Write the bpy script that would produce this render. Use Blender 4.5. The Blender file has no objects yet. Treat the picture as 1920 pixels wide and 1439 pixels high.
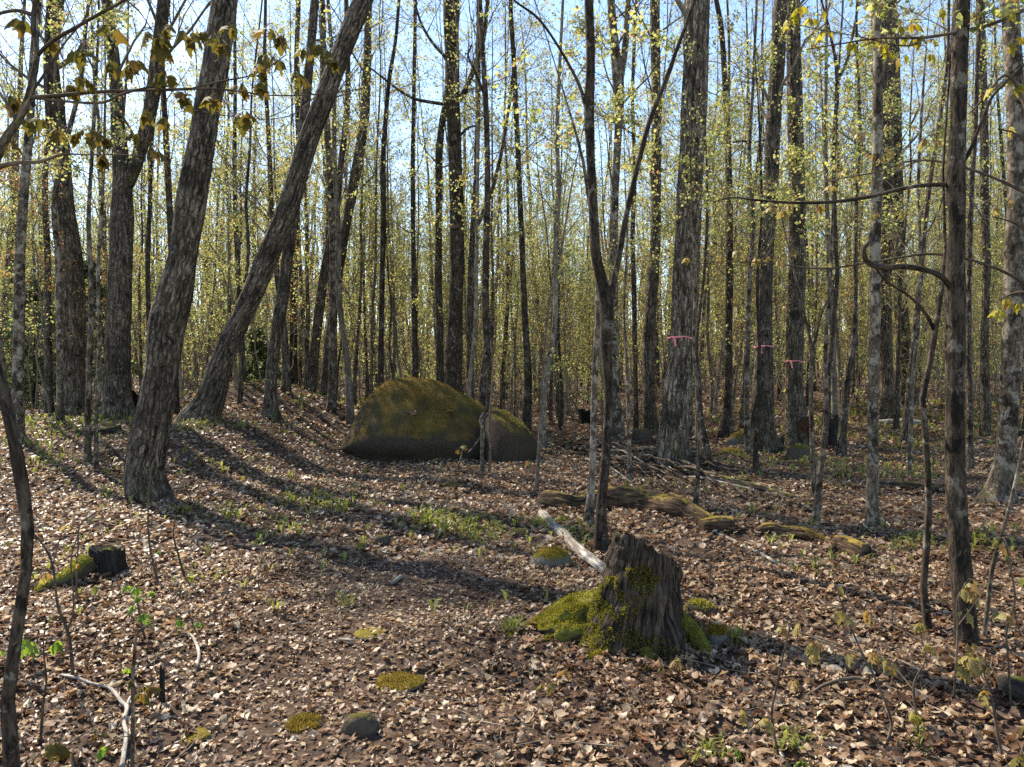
import bpy, math, random
import numpy as np
from mathutils import Vector

# ------------------------------------------------------------------ camera, world, sun
scene = bpy.context.scene
COL = scene.collection
R = math.radians
W_PX, H_PX, FPX, HORIZON = 1920.0, 1439.0, 1397.0, 700.0     # photograph's own pixels
PITCH = math.atan((H_PX / 2 - HORIZON) / FPX)
CAM = np.array([0.0, 0.0, 1.5])

cam_data = bpy.data.cameras.new('camera')
cam_data.sensor_width = 36.0
cam_data.lens = 36.0 * FPX / W_PX
cam_data.clip_start = 0.05
cam_data.clip_end = 2000.0
cam = bpy.data.objects.new('camera', cam_data)
cam.location = CAM
cam.rotation_euler = (R(90) - PITCH, 0, 0)
COL.objects.link(cam)
scene.camera = cam

SUN_AZ, SUN_EL = -45.0, 43.0          # azimuth clockwise from +Y (the view direction), elevation
world = bpy.data.worlds.new('World')
scene.world = world
world.use_nodes = True
wn = world.node_tree.nodes
wl = world.node_tree.links
wn.clear()
sky = wn.new('ShaderNodeTexSky')
sky.sky_type = 'NISHITA'
sky.sun_disc = False
sky.sun_elevation = R(SUN_EL)
sky.sun_rotation = R(SUN_AZ)
sky.air_density = 1.0
sky.dust_density = 0.25
sky.ozone_density = 1.5
bg = wn.new('ShaderNodeBackground')
bg.inputs['Strength'].default_value = 0.14
wo = wn.new('ShaderNodeOutputWorld')
wl.new(sky.outputs[0], bg.inputs['Color'])
wl.new(bg.outputs[0], wo.inputs['Surface'])

sun_data = bpy.data.lights.new('sun', 'SUN')
sun_data.energy = 5.0
sun_data.angle = R(0.53)
sun_data.color = (1.0, 0.91, 0.76)
sun = bpy.data.objects.new('sun', sun_data)
_sd = Vector((math.sin(R(SUN_AZ)) * math.cos(R(SUN_EL)), math.cos(R(SUN_AZ)) * math.cos(R(SUN_EL)), math.sin(R(SUN_EL))))
sun.rotation_euler = (-_sd).to_track_quat('-Z', 'Y').to_euler()
sun.location = _sd * 60
COL.objects.link(sun)

vs = scene.view_settings
vs.view_transform = 'Standard'
vs.look = 'None'
vs.exposure = 1.28
vs.gamma = 1.0
vs.use_curve_mapping = False
cy = scene.cycles
cy.max_bounces = 5
cy.diffuse_bounces = 3
cy.glossy_bounces = 2
cy.transmission_bounces = 3
cy.transparent_max_bounces = 4
cy.caustics_reflective = False
cy.caustics_refractive = False
cy.use_denoising = False
cy.sample_clamp_indirect = 4.0

rng = np.random.default_rng(7)
random.seed(7)

# ------------------------------------------------------------------ numeric helpers
def vnoise(p, seed=0):
    p = np.asarray(p, float)
    i = np.floor(p).astype(np.int64)
    f = p - i
    f = f * f * (3 - 2 * f)
    out = 0
    for dx in (0, 1):
        for dy in (0, 1):
            for dz in (0, 1):
                h = ((i[..., 0] + dx) * 374761393 + (i[..., 1] + dy) * 668265263 + (i[..., 2] + dz) * 2147483647 + seed * 1274126177) & 0xFFFFFFFF
                h = ((h ^ (h >> 13)) * 1274126177) & 0xFFFFFFFF
                h = (h ^ (h >> 16)) & 0xFFFFFF
                w = (f[..., 0] if dx else 1 - f[..., 0]) * (f[..., 1] if dy else 1 - f[..., 1]) * (f[..., 2] if dz else 1 - f[..., 2])
                out = out + w * (h / 16777215.0)
    return out * 2 - 1

def fbm(p, seed=0, octaves=3):
    p = np.asarray(p, float)
    a, s, o = 0.0, 1.0, 1.0
    for k in range(octaves):
        a = a + s * vnoise(p * o, seed + k)
        s *= 0.5
        o *= 2.03
    return a

def sstep(t):
    t = np.clip(t, 0, 1)
    return t * t * (3 - 2 * t)

def unit(v):
    return v / np.maximum(np.linalg.norm(v, axis=-1, keepdims=True), 1e-9)

def ground_z(x, y):
    x = np.asarray(x, float)
    y = np.asarray(y, float)
    h = 0.62 * sstep((y - 8.3) / 4.5) * sstep((-2.2 - x) / 3.0)             # bank on the left
    h = h + 0.62 * np.exp(-(((x + 5.9) / 2.1) ** 2 + ((y - 17.2) / 2.2) ** 2))  # leaf covered mound
    h = h + 0.75 * sstep((y - 15) / 14.0) * sstep((x - 1.0) / 8.0)             # rise at the back on the right
    h = h + 0.55 * sstep((y - 22) / 18.0)
    h = h + 5.5 * sstep((y - 44) / 62.0)
    q = np.stack([x, y, x * 0], -1)
    h = h + 0.055 * fbm(q * 0.45, 3, 2) * sstep(y / 3) + 0.032 * fbm(q * 1.7, 9, 2) + 0.012 * fbm(q * 5.0, 12, 2)
    return h

def cam_ray(px, py):
    dx, dz = (px - W_PX / 2) / FPX, (H_PX / 2 - py) / FPX
    c, s = math.cos(PITCH), math.sin(PITCH)
    fwd = c + dz * s
    up = -s + dz * c
    return np.array([dx / fwd, 1.0, up / fwd])

def at(px, py, D):
    return CAM + cam_ray(px, py) * D

def ground_hit(px, py):
    r = cam_ray(px, py)
    ds = np.linspace(1.2, 60, 4000)
    p = CAM[None] + r[None] * ds[:, None]
    below = p[:, 2] <= ground_z(p[:, 0], p[:, 1])
    k = int(np.argmax(below)) if below.any() else len(ds) - 1
    q = p[k].copy()
    q[2] = float(ground_z(q[0], q[1]))
    return q

def catmull(P, n):
    P = np.asarray(P, float)
    if len(P) < 3:
        t = np.linspace(0, 1, n)[:, None]
        return P[0] * (1 - t) + P[-1] * t
    Q = np.vstack([2 * P[0] - P[1], P, 2 * P[-1] - P[-2]])
    seg = np.linalg.norm(np.diff(P[:, :3], axis=0), axis=1)
    cum = np.concatenate([[0], np.cumsum(seg)])
    s = np.linspace(0, cum[-1], n)
    k = np.clip(np.searchsorted(cum, s, 'right') - 1, 0, len(P) - 2)
    t = ((s - cum[k]) / np.maximum(seg[k], 1e-9))[:, None]
    a, b, c, d = Q[k], Q[k + 1], Q[k + 2], Q[k + 3]
    return 0.5 * (2 * b + (c - a) * t + (2 * a - 5 * b + 4 * c - d) * t ** 2 + (3 * b - a - 3 * c + d) * t ** 3)

# ------------------------------------------------------------------ mesh collection
class MB:
    def __init__(self):
        self.v, self.t, self.q, self.tc, self.n = [], [], [], [], 0
    def add(self, v, tris=None, quads=None, tc=None):
        v = np.asarray(v, float).reshape(-1, 3)
        if tris is not None and len(tris):
            self.t.append(np.asarray(tris, np.int64).reshape(-1, 3) + self.n)
        if quads is not None and len(quads):
            self.q.append(np.asarray(quads, np.int64).reshape(-1, 4) + self.n)
        self.v.append(v)
        self.tc.append(v if tc is None else np.asarray(tc, float).reshape(-1, 3))
        self.n += len(v)
    def mesh(self, name, mat, smooth=True, origin=(0, 0, 0)):
        v = np.concatenate(self.v) - np.asarray(origin, float)
        t = np.concatenate(self.t) if self.t else np.zeros((0, 3), np.int64)
        q = np.concatenate(self.q) if self.q else np.zeros((0, 4), np.int64)
        me = bpy.data.meshes.new(name)
        me.vertices.add(len(v))
        me.vertices.foreach_set('co', v.astype(np.float32).ravel())
        nl = len(t) * 3 + len(q) * 4
        me.loops.add(nl)
        me.loops.foreach_set('vertex_index', np.concatenate([t.ravel(), q.ravel()]).astype(np.int32))
        me.polygons.add(len(t) + len(q))
        st = np.concatenate([np.arange(len(t)) * 3, len(t) * 3 + np.arange(len(q)) * 4]).astype(np.int32)
        me.polygons.foreach_set('loop_start', st)
        me.polygons.foreach_set('use_smooth', np.full(len(t) + len(q), bool(smooth)))
        a = me.attributes.new('tc', 'FLOAT_VECTOR', 'POINT')
        a.data.foreach_set('vector', np.concatenate(self.tc).astype(np.float32).ravel())
        me.update(calc_edges=True)
        me.validate()
        if mat is not None:
            me.materials.append(mat)
        return me

def link(name, data, parent=None, loc=None, kind=None):
    o = bpy.data.objects.new(name, data)
    COL.objects.link(o)
    if parent is not None:
        o.parent = parent
    if loc is not None:
        o.location = loc
    if kind:
        o['kind'] = kind
    return o

def thing(name, label, cat, loc, group=None, data=None):
    o = link(name, data, loc=loc)
    o['label'] = label
    o['category'] = cat
    if group:
        o['group'] = group
    return o

def ring_faces(m, n):
    i = np.arange(m - 1)[:, None] * n
    j = np.arange(n)[None]
    j2 = (j + 1) % n
    return np.stack([i + j, i + j2, i + n + j2, i + n + j], -1).reshape(-1, 4)

def tube(mb, P, Rr, n, fac=None, close=True, tc_off=0.0, ref=None):
    """one tube along P with radii Rr; fac(tc, theta, s) gives a radius factor per vertex"""
    P = np.asarray(P, float)
    m = len(P)
    T = unit(np.gradient(P, axis=0))
    u = np.cross(T[0], ref if ref is not None else ([0, 1, 0] if abs(T[0][1]) < 0.9 else [1, 0, 0]))
    u = u / np.linalg.norm(u)
    U = np.zeros((m, 3))
    for k in range(m):
        u = u - T[k] * np.dot(u, T[k])
        u = u / max(np.linalg.norm(u), 1e-9)
        U[k] = u
    V = np.cross(T, U)
    th = np.linspace(0, 2 * np.pi, n, endpoint=False)
    s = np.concatenate([[0], np.cumsum(np.linalg.norm(np.diff(P, axis=0), axis=1))])
    Rr = np.asarray(Rr, float)[:, None]
    tc = np.stack([Rr * np.cos(th), Rr * np.sin(th), np.repeat(s[:, None] + tc_off, n, 1)], -1)
    RR = Rr * np.ones((1, n))
    if fac is not None:
        RR = RR * fac(tc, np.repeat(th[None], m, 0), np.repeat(s[:, None], n, 1))
    v = P[:, None] + RR[..., None] * (np.cos(th)[None, :, None] * U[:, None] + np.sin(th)[None, :, None] * V[:, None])
    v = v.reshape(-1, 3)
    tcf = tc.reshape(-1, 3)
    tris = None
    if close:
        v = np.vstack([v, P[0], P[-1]])
        tcf = np.vstack([tcf, tc[0].mean(0), tc[-1].mean(0)])
        j = np.arange(n)
        j2 = (j + 1) % n
        b, e = m * n, m * n + 1
        tris = np.concatenate([np.stack([np.full(n, b), j2, j], -1), np.stack([np.full(n, e), (m - 1) * n + j, (m - 1) * n + j2], -1)])
    mb.add(v, tris, ring_faces(m, n), tcf)

def batch_tubes(mb, Ps, Rs, n=3):
    B, m, _ = Ps.shape
    if B == 0:
        return
    T = unit(np.gradient(Ps, axis=1))
    ref = np.where(np.abs(T[..., 2:3]) < 0.9, np.array([0, 0, 1.0]), np.array([1.0, 0, 0]))
    U = unit(np.cross(T, ref))
    V = np.cross(T, U)
    th = np.linspace(0, 2 * np.pi, n, endpoint=False)
    v = Ps[:, :, None] + Rs[:, :, None, None] * (np.cos(th)[None, None, :, None] * U[:, :, None] + np.sin(th)[None, None, :, None] * V[:, :, None])
    s = np.linspace(0, 1, m)[None, :, None] * np.linalg.norm(Ps[:, -1] - Ps[:, 0], axis=-1)[:, None, None]
    tc = np.stack([Rs[:, :, None] * np.cos(th), Rs[:, :, None] * np.sin(th), s + np.zeros((B, m, n))], -1)
    f = ring_faces(m, n)
    q = (np.arange(B)[:, None, None] * (m * n) + f[None]).reshape(-1, 4)
    mb.add(v.reshape(-1, 3), None, q, tc.reshape(-1, 3))

def sprout(rg, Ps, Rs, K, smin, smax, amin, amax, lmin, lmax, m, up, wig, rfac, rmin=0.0015, lens=None):
    """K side shoots from each polyline"""
    B, M, _ = Ps.shape
    s = rg.uniform(smin, smax, (B, K))
    f = s * (M - 1)
    k = np.clip(f.astype(int), 0, M - 2)
    t = (f - k)[..., None]
    bi = np.arange(B)[:, None]
    a, b = Ps[bi, k], Ps[bi, k + 1]
    base = a * (1 - t) + b * t
    tan = unit(b - a)
    rb = Rs[bi, k] * (1 - t[..., 0]) + Rs[bi, k + 1] * t[..., 0]
    L0 = np.linalg.norm(np.diff(Ps, axis=1), axis=-1).sum(1)[:, None] if lens is None else lens
    rv = rg.normal(size=(B, K, 3)) * np.array([1, 1, 0.55])
    perp = unit(rv - tan * (rv * tan).sum(-1, keepdims=True))
    ang = rg.uniform(amin, amax, (B, K))[..., None]
    d = tan * np.cos(ang) + perp * np.sin(ang)
    L = (L0 * rg.uniform(lmin, lmax, (B, K)) * (1.15 - 0.6 * s))[..., None, None]
    tt = np.linspace(0, 1, m)[None, None, :, None]
    w = np.cumsum(rg.normal(size=(B, K, m, 3)), axis=2) * wig
    w = w - w[:, :, :1]
    P = base[:, :, None] + (d[:, :, None] * tt + np.array([0, 0, 1.0]) * up * tt ** 2 + w * tt) * L
    r0 = np.maximum(rb * rfac, rmin)
    Rn = r0[..., None] * np.linspace(1, 0.25, m)[None, None]
    return P.reshape(B * K, m, 3), np.maximum(Rn.reshape(B * K, m), rmin * 0.5)

def add_leaves(mb, rg, A, size, per=3, spread=0.05, droop=0.6, fold=0.35):
    """small folded kite leaves hanging round the anchors"""
    N = len(A) * per
    if N == 0:
        return
    P = np.repeat(A, per, 0) + rg.normal(size=(N, 3)) * spread
    d = rg.normal(size=(N, 3))
    d[:, 2] = d[:, 2] * 0.5 - droop
    d = unit(d)
    nrm = rg.normal(size=(N, 3))
    sd = unit(np.cross(d, nrm))
    nn = np.cross(sd, d)
    S = (size * rg.uniform(0.6, 1.25, N))[:, None]
    wd = S * rg.uniform(0.32, 0.5, N)[:, None]
    lift = fold * wd
    v = np.stack([P, P + d * S * 0.5 + sd * wd + nn * lift, P + d * S, P + d * S * 0.5 - sd * wd + nn * lift], 1)
    b = np.arange(N)[:, None] * 4
    t = np.concatenate([b + np.array([[0, 1, 2]]), b + np.array([[0, 2, 3]])])
    mb.add(v.reshape(-1, 3), t)

# ------------------------------------------------------------------ materials
class NT:
    def __init__(self, name):
        self.m = bpy.data.materials.new(name)
        self.m.use_nodes = True
        self.nt = self.m.node_tree
        self.nt.nodes.clear()
        self.out = self.nt.nodes.new('ShaderNodeOutputMaterial')
    def n(self, t, **kw):
        o = self.nt.nodes.new('ShaderNode' + t)
        for k, v in kw.items():
            setattr(o, k, v)
        return o
    def l(self, a, b):
        self.nt.links.new(a, b)
    def noise(self, vec, scale, detail=4, rough=0.6, dist=0.0):
        o = self.n('TexNoise')
        o.inputs['Scale'].default_value = scale
        o.inputs['Detail'].default_value = detail
        o.inputs['Roughness'].default_value = rough
        o.inputs['Distortion'].default_value = dist
        if vec is not None:
            self.l(vec, o.inputs['Vector'])
        return o.outputs['Fac']
    def scale(self, vec, s):
        o = self.n('VectorMath', operation='MULTIPLY')
        self.l(vec, o.inputs[0])
        o.inputs[1].default_value = s
        return o.outputs[0]
    def ramp(self, fac, stops, interp='LINEAR'):
        o = self.n('ValToRGB')
        o.color_ramp.interpolation = interp
        e = o.color_ramp.elements
        while len(e) < len(stops):
            e.new(0.5)
        for el, (p, c) in zip(e, stops):
            el.position = p
            el.color = (c, c, c, 1) if isinstance(c, (int, float)) else (*c, 1)
        self.l(fac, o.inputs['Fac'])
        return o.outputs['Color']
    def mix(self, fac, a, b, mode='MIX'):
        o = self.n('Mix', data_type='RGBA', blend_type=mode)
        if isinstance(fac, (int, float)):
            o.inputs[0].default_value = fac
        else:
            self.l(fac, o.inputs[0])
        for sock, val in ((o.inputs[6], a), (o.inputs[7], b)):
            if isinstance(val, tuple):
                sock.default_value = (*val, 1)
            else:
                self.l(val, sock)
        return o.outputs[2]
    def math(self, op, a, b=None):
        o = self.n('Math', operation=op)
        for s, v in zip(o.inputs, (a, b)):
            if v is None:
                continue
            if isinstance(v, (int, float)):
                s.default_value = v
            else:
                self.l(v, s)
        return o.outputs[0]
    def bump(self, h, strength=0.5, dist=0.02):
        o = self.n('Bump')
        o.inputs['Strength'].default_value = strength
        o.inputs['Distance'].default_value = dist
        self.l(h, o.inputs['Height'])
        return o.outputs['Normal']
    def attr(self, name='tc'):
        o = self.n('Attribute', attribute_name=name)
        return o.outputs['Vector']
    def obj(self):
        return self.n('TexCoord').outputs['Object']
    def rand(self):
        return self.n('ObjectInfo').outputs['Random']
    def island(self):
        return self.n('NewGeometry').outputs['Random Per Island']
    def normal_z(self):
        s = self.n('SeparateXYZ')
        self.l(self.n('NewGeometry').outputs['Normal'], s.inputs[0])
        return s.outputs['Z']
    def princ(self, color, rough=0.9, normal=None, spec=0.25):
        p = self.n('BsdfPrincipled')
        if isinstance(color, tuple):
            p.inputs['Base Color'].default_value = (*color, 1)
        else:
            self.l(color, p.inputs['Base Color'])
        p.inputs['Roughness'].default_value = rough
        p.inputs['Specular IOR Level'].default_value = spec
        if normal is not None:
            self.l(normal, p.inputs['Normal'])
        return p
    def done(self, shader):
        self.l(shader.outputs[0], self.out.inputs['Surface'])
        return self.m

def bark_material(name, dark, light, lichen=(0.27, 0.25, 0.20), lichen_amt=0.35, fiss=(16, 16, 2.6), bump=0.9, moss=0.0, bdist=0.03, blotch=0.0, plates=0.0):
    k = NT(name)
    tc = k.attr('tc')
    rnd = k.rand()
    off = k.n('VectorMath', operation='ADD')
    k.l(tc, off.inputs[0])
    cmb = k.n('CombineXYZ')
    k.l(k.math('MULTIPLY', rnd, 37.0), cmb.inputs[2])
    k.l(cmb.outputs[0], off.inputs[1])
    v = off.outputs[0]
    f1 = k.noise(k.scale(v, fiss), 1.6, 5, 0.65, 0.5)
    f2 = k.noise(k.scale(v, (fiss[0] * 2.6, fiss[1] * 2.6, fiss[2] * 4)), 1.5, 4, 0.6)
    h = k.math('ADD', f1, k.math('MULTIPLY', f2, 0.45))
    c = k.ramp(h, [(0.60, dark), (0.71, tuple(0.45 * (a + b) for a, b in zip(dark, light))), (0.84, light)])
    if plates > 0:
        wv = k.n('VectorMath', operation='ADD')
        nz = k.n('TexNoise')
        nz.inputs['Scale'].default_value = 9.0
        k.l(v, nz.inputs['Vector'])
        k.l(k.scale(v, (15, 15, 3.4)), wv.inputs[0])
        k.l(k.scale(nz.outputs['Color'], (1.3, 1.3, 1.3)), wv.inputs[1])
        vo = k.n('TexVoronoi', feature='DISTANCE_TO_EDGE')
        vo.inputs['Scale'].default_value = 1.25
        k.l(wv.outputs[0], vo.inputs['Vector'])
        crack = k.ramp(vo.outputs['Distance'], [(0.02, 0.0), (0.20, 1.0)])
        c = k.mix(k.math('MULTIPLY', k.math('SUBTRACT', 1.0, crack), plates), c, tuple(x * 0.5 for x in dark))
        h = k.math('ADD', h, k.math('MULTIPLY', crack, 0.55))
    big = k.noise(v, 2.2, 3, 0.6)
    c = k.mix(k.ramp(big, [(0.45, 0.0), (0.66, 0.7)]), c, dark)
    pat = k.noise(k.scale(v, (1, 1, 0.8)), 9.0, 4, 0.7, 0.3)
    lo = 0.66 - 0.22 * lichen_amt
    c = k.mix(k.math('MULTIPLY', k.ramp(pat, [(lo, 0.0), (lo + 0.07, 1.0)]), 0.75), c, lichen)
    if blotch > 0:
        bl = k.noise(k.scale(v, (1, 1, 0.75)), 5.5, 5, 0.72, 0.4)
        hi = 0.66 - 0.16 * blotch
        c = k.mix(k.ramp(bl, [(hi, 0.0), (hi + 0.06, 0.85)]), c, (0.013, 0.010, 0.007))
    if moss > 0:
        mz = k.n('SeparateXYZ')
        k.l(tc, mz.inputs[0])
        mlow = k.ramp(k.math('MULTIPLY', mz.outputs['Z'], 0.8), [(0.1, 1.0), (0.9, 0.0)])
        mn = k.noise(v, 6.0, 4, 0.7)
        mf = k.math('MULTIPLY', mlow, k.ramp(mn, [(0.5, 0.0), (0.62, moss)]))
        c = k.mix(mf, c, (0.10, 0.105, 0.025))
    hv = k.n('HueSaturation')
    k.l(k.math('ADD', k.math('MULTIPLY', rnd, 0.5), 0.75), hv.inputs['Value'])
    k.l(c, hv.inputs['Color'])
    return k.done(k.princ(hv.outputs[0], 0.92, k.bump(h, bump, bdist), 0.15))

def leaf_material(name, stops, trans=0.45, rough=0.5, tint=None, use_obj=False, spec=0.3, patch=0.0, pscale=1.0):
    k = NT(name)
    r = k.rand() if use_obj else k.island()
    if patch > 0:
        pn = k.n('NewGeometry').outputs['Position']
        pz = k.ramp(k.noise(pn, pscale, 3, 0.6), [(0.3, 0.0), (0.7, 1.0)])
        r = k.math('ADD', k.math('MULTIPLY', r, 1.0 - patch), k.math('MULTIPLY', pz, patch))
    c = k.ramp(r, stops)
    g = k.noise(k.obj(), 70.0, 3, 0.6)
    c = k.mix(k.ramp(g, [(0.35, 0.0), (0.75, 0.6)]), c, (0.05, 0.038, 0.02))
    p = k.princ(c, rough, None, spec)
    t = k.n('BsdfTranslucent')
    hv = k.n('HueSaturation')
    hv.inputs['Saturation'].default_value = 1.1
    hv.inputs['Value'].default_value = 1.5
    k.l(c, hv.inputs['Color'])
    k.l(hv.outputs[0], t.inputs['Color'])
    mx = k.n('MixShader')
    mx.inputs[0].default_value = trans
    k.l(p.outputs[0], mx.inputs[1])
    k.l(t.outputs[0], mx.inputs[2])
    return k.done(mx)

def rock_material(name, stone, moss_a, moss_b, lo, hi, warm=0.0):
    """stone with moss on the faces that look up"""
    k = NT(name)
    co = k.obj()
    n1 = k.noise(co, 3.0, 6, 0.65)
    n2 = k.noise(co, 22.0, 5, 0.7)
    n3 = k.noise(co, 70.0, 3, 0.7)
    st = k.ramp(n2, [(0.3, tuple(x * 0.55 for x in stone)), (0.6, stone), (0.8, tuple(min(1, x * 1.5) for x in stone))])
    mz = k.math('ADD', k.normal_z(), k.math('MULTIPLY', k.math('SUBTRACT', n1, 0.5), 0.9))
    mz = k.math('ADD', mz, k.math('MULTIPLY', k.math('SUBTRACT', n2, 0.5), 0.35))
    mf = k.ramp(mz, [(lo, 0.0), (hi, 1.0)])
    mcol = k.ramp(n1, [(0.35, moss_a), (0.62, moss_b)])
    mcol = k.mix(k.ramp(n3, [(0.35, 0.0), (0.7, 0.6)]), mcol, tuple(x * 0.35 for x in moss_a))
    c = k.mix(mf, st, mcol)
    hgt = k.math('ADD', k.math('MULTIPLY', n2, 0.6), k.math('MULTIPLY', k.math('MULTIPLY', n3, 0.9), mf))
    return k.done(k.princ(c, 0.95, k.bump(hgt, 0.8, 0.03), 0.1))

BARK_BIG = bark_material('bark_old_maple', (0.034, 0.025, 0.017), (0.34, 0.265, 0.19), lichen_amt=0.15, fiss=(13, 13, 2.0), moss=0.5, bump=1.0, bdist=0.05, blotch=0.3, plates=0.6)
BARK_MID = bark_material('bark_grey', (0.036, 0.028, 0.02), (0.27, 0.21, 0.15), lichen_amt=0.3, fiss=(17, 17, 3.0), moss=0.5, bdist=0.05, blotch=0.5, plates=0.6)
BARK_SLIM = bark_material('bark_young_lichen', (0.04, 0.03, 0.021), (0.17, 0.13, 0.09), lichen=(0.30, 0.255, 0.195), lichen_amt=0.7, fiss=(30, 30, 9), bump=0.5, moss=0.3, bdist=0.012, blotch=0.85)
BARK_DARK = bark_material('bark_dark', (0.018, 0.013, 0.009), (0.105, 0.077, 0.053), lichen=(0.24, 0.205, 0.155), lichen_amt=0.4, fiss=(24, 24, 5), bump=0.9, blotch=0.7)
BARK_TWIG = bark_material('bark_twig', (0.05, 0.037, 0.026), (0.17, 0.125, 0.085), lichen_amt=0.2, fiss=(40, 40, 8), bump=0.3, bdist=0.005)
BARK_FAR = bark_material('bark_young_pale', (0.07, 0.055, 0.04), (0.27, 0.22, 0.16), lichen=(0.36, 0.31, 0.245), lichen_amt=0.4, fiss=(20, 20, 5), bump=0.5, blotch=0.3)
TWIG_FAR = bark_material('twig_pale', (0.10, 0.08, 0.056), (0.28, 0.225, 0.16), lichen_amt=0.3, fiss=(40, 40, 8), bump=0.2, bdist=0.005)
BARK_PALE = bark_material('bark_pale_dead', (0.18, 0.15, 0.12), (0.40, 0.36, 0.30), lichen=(0.5, 0.47, 0.4), lichen_amt=0.5, fiss=(50, 50, 6), bump=0.4, bdist=0.006)

GREEN = [(0.0, (0.24, 0.27, 0.07)), (0.35, (0.37, 0.39, 0.12)), (0.7, (0.50, 0.49, 0.19)), (0.88, (0.40, 0.29, 0.13)), (1.0, (0.30, 0.16, 0.09))]
LEAF_WOODS = leaf_material('leaf_new_green', GREEN, 0.55)
LEAF_RED = leaf_material('leaf_bronze', [(0.0, (0.20, 0.17, 0.04)), (0.4, (0.30, 0.20, 0.07)), (1.0, (0.28, 0.13, 0.08))], 0.5)
LEAF_NEAR = leaf_material('leaf_olive', [(0.0, (0.10, 0.09, 0.022)), (0.5, (0.15, 0.125, 0.028)), (1.0, (0.15, 0.09, 0.025))], 0.4, 0.7, use_obj=True, spec=0.08)
LEAF_YELLOW = leaf_material('leaf_yellow_green', [(0.0, (0.30, 0.28, 0.04)), (0.6, (0.42, 0.36, 0.05)), (1.0, (0.30, 0.19, 0.04))], 0.55, use_obj=True)
LEAF_TAN = leaf_material('leaf_pale_olive', [(0.0, (0.26, 0.22, 0.07)), (0.5, (0.30, 0.24, 0.07)), (1.0, (0.30, 0.17, 0.06))], 0.45, use_obj=True)
LEAF_BRIGHT = leaf_material('leaf_fresh_green', [(0.0, (0.10, 0.20, 0.02)), (0.6, (0.20, 0.30, 0.04)), (1.0, (0.26, 0.30, 0.05))], 0.45, use_obj=True)
GREENS_MAT = leaf_material('woodland_greens', [(0.0, (0.13, 0.16, 0.03)), (0.5, (0.22, 0.24, 0.05)), (1.0, (0.34, 0.32, 0.10))], 0.45)
NEEDLE = leaf_material('evergreen_needle', [(0.0, (0.07, 0.10, 0.04)), (0.6, (0.12, 0.165, 0.06)), (1.0, (0.18, 0.22, 0.09))], 0.4)
LITTER = [(0.0, (0.045, 0.023, 0.013)), (0.22, (0.105, 0.054, 0.030)), (0.42, (0.195, 0.108, 0.062)), (0.58, (0.32, 0.205, 0.122)),
          (0.76, (0.48, 0.355, 0.225)), (0.95, (0.68, 0.57, 0.41)), (1.0, (0.36, 0.12, 0.045))]
LITTER_MAT = leaf_material('dry_leaf', LITTER, 0.3, 0.45, spec=0.25, patch=0.3, pscale=1.1)
LITTER_ONE = leaf_material('dry_leaf_single', LITTER, 0.3, 0.5, use_obj=True, spec=0.16)
LEAF_DEAD = leaf_material('dead_brown_leaf', [(0.0, (0.10, 0.055, 0.03)), (1.0, (0.20, 0.12, 0.07))], 0.25, 0.6, use_obj=True, spec=0.15)
MOSS_FUZZ = leaf_material('moss_fuzz', [(0.0, (0.11, 0.105, 0.02)), (0.5, (0.22, 0.205, 0.03)), (1.0, (0.38, 0.32, 0.05))], 0.4, 0.8)
MOSS_BOULDER = leaf_material('moss_fuzz_boulder', [(0.0, (0.06, 0.055, 0.012)), (0.45, (0.14, 0.105, 0.022)), (1.0, (0.34, 0.20, 0.04))], 0.3, 0.8, patch=0.6, pscale=1.6)
MOSS_DULL = leaf_material('moss_fuzz_dull', [(0.0, (0.10, 0.075, 0.02)), (0.5, (0.19, 0.145, 0.03)), (1.0, (0.30, 0.21, 0.04))], 0.35, 0.8)
MOSS_GOLD = leaf_material('moss_fuzz_gold', [(0.0, (0.17, 0.12, 0.02)), (0.5, (0.27, 0.19, 0.03)), (1.0, (0.36, 0.24, 0.04))], 0.35, 0.8)

def soil_material():
    k = NT('forest_soil')
    co = k.obj()
    a = k.noise(co, 0.5, 4, 0.6)
    b = k.noise(co, 14.0, 6, 0.7)
    c = k.noise(co, 55.0, 4, 0.7)
    col = k.ramp(b, [(0.3, (0.035, 0.024, 0.017)), (0.52, (0.10, 0.066, 0.046)), (0.72, (0.22, 0.15, 0.105))])
    col = k.mix(k.ramp(a, [(0.4, 0.0), (0.65, 0.4)]), col, (0.055, 0.04, 0.027))
    h = k.math('ADD', b, k.math('MULTIPLY', c, 0.6))
    return k.done(k.princ(col, 0.95, k.bump(h, 1.0, 0.04), 0.1))
SOIL = soil_material()

def wood_material(name, dark, light, moss_amt, gold=False, fiss=(18, 18, 2.0)):
    k = NT(name)
    tc = k.attr('tc')
    f1 = k.noise(k.scale(tc, fiss), 2.0, 6, 0.7, 0.6)
    f2 = k.noise(tc, 8.0, 5, 0.7)
    col = k.ramp(f1, [(0.40, dark), (0.52, tuple(0.42 * (a + b) for a, b in zip(dark, light))), (0.66, light)])
    col = k.mix(k.ramp(f2, [(0.42, 0.0), (0.62, 0.6)]), col, dark)
    mz = k.math('ADD', k.normal_z(), k.math('MULTIPLY', k.math('SUBTRACT', f2, 0.5), 1.6))
    mf = k.ramp(mz, [(0.95 - moss_amt, 0.0), (1.2 - moss_amt, 1.0)])
    col = k.mix(mf, col, (0.26, 0.18, 0.03) if gold else (0.16, 0.15, 0.025))
    return k.done(k.princ(col, 0.92, k.bump(k.math('ADD', f1, k.math('MULTIPLY', f2, 0.4)), 1.0, 0.03), 0.15))

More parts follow.
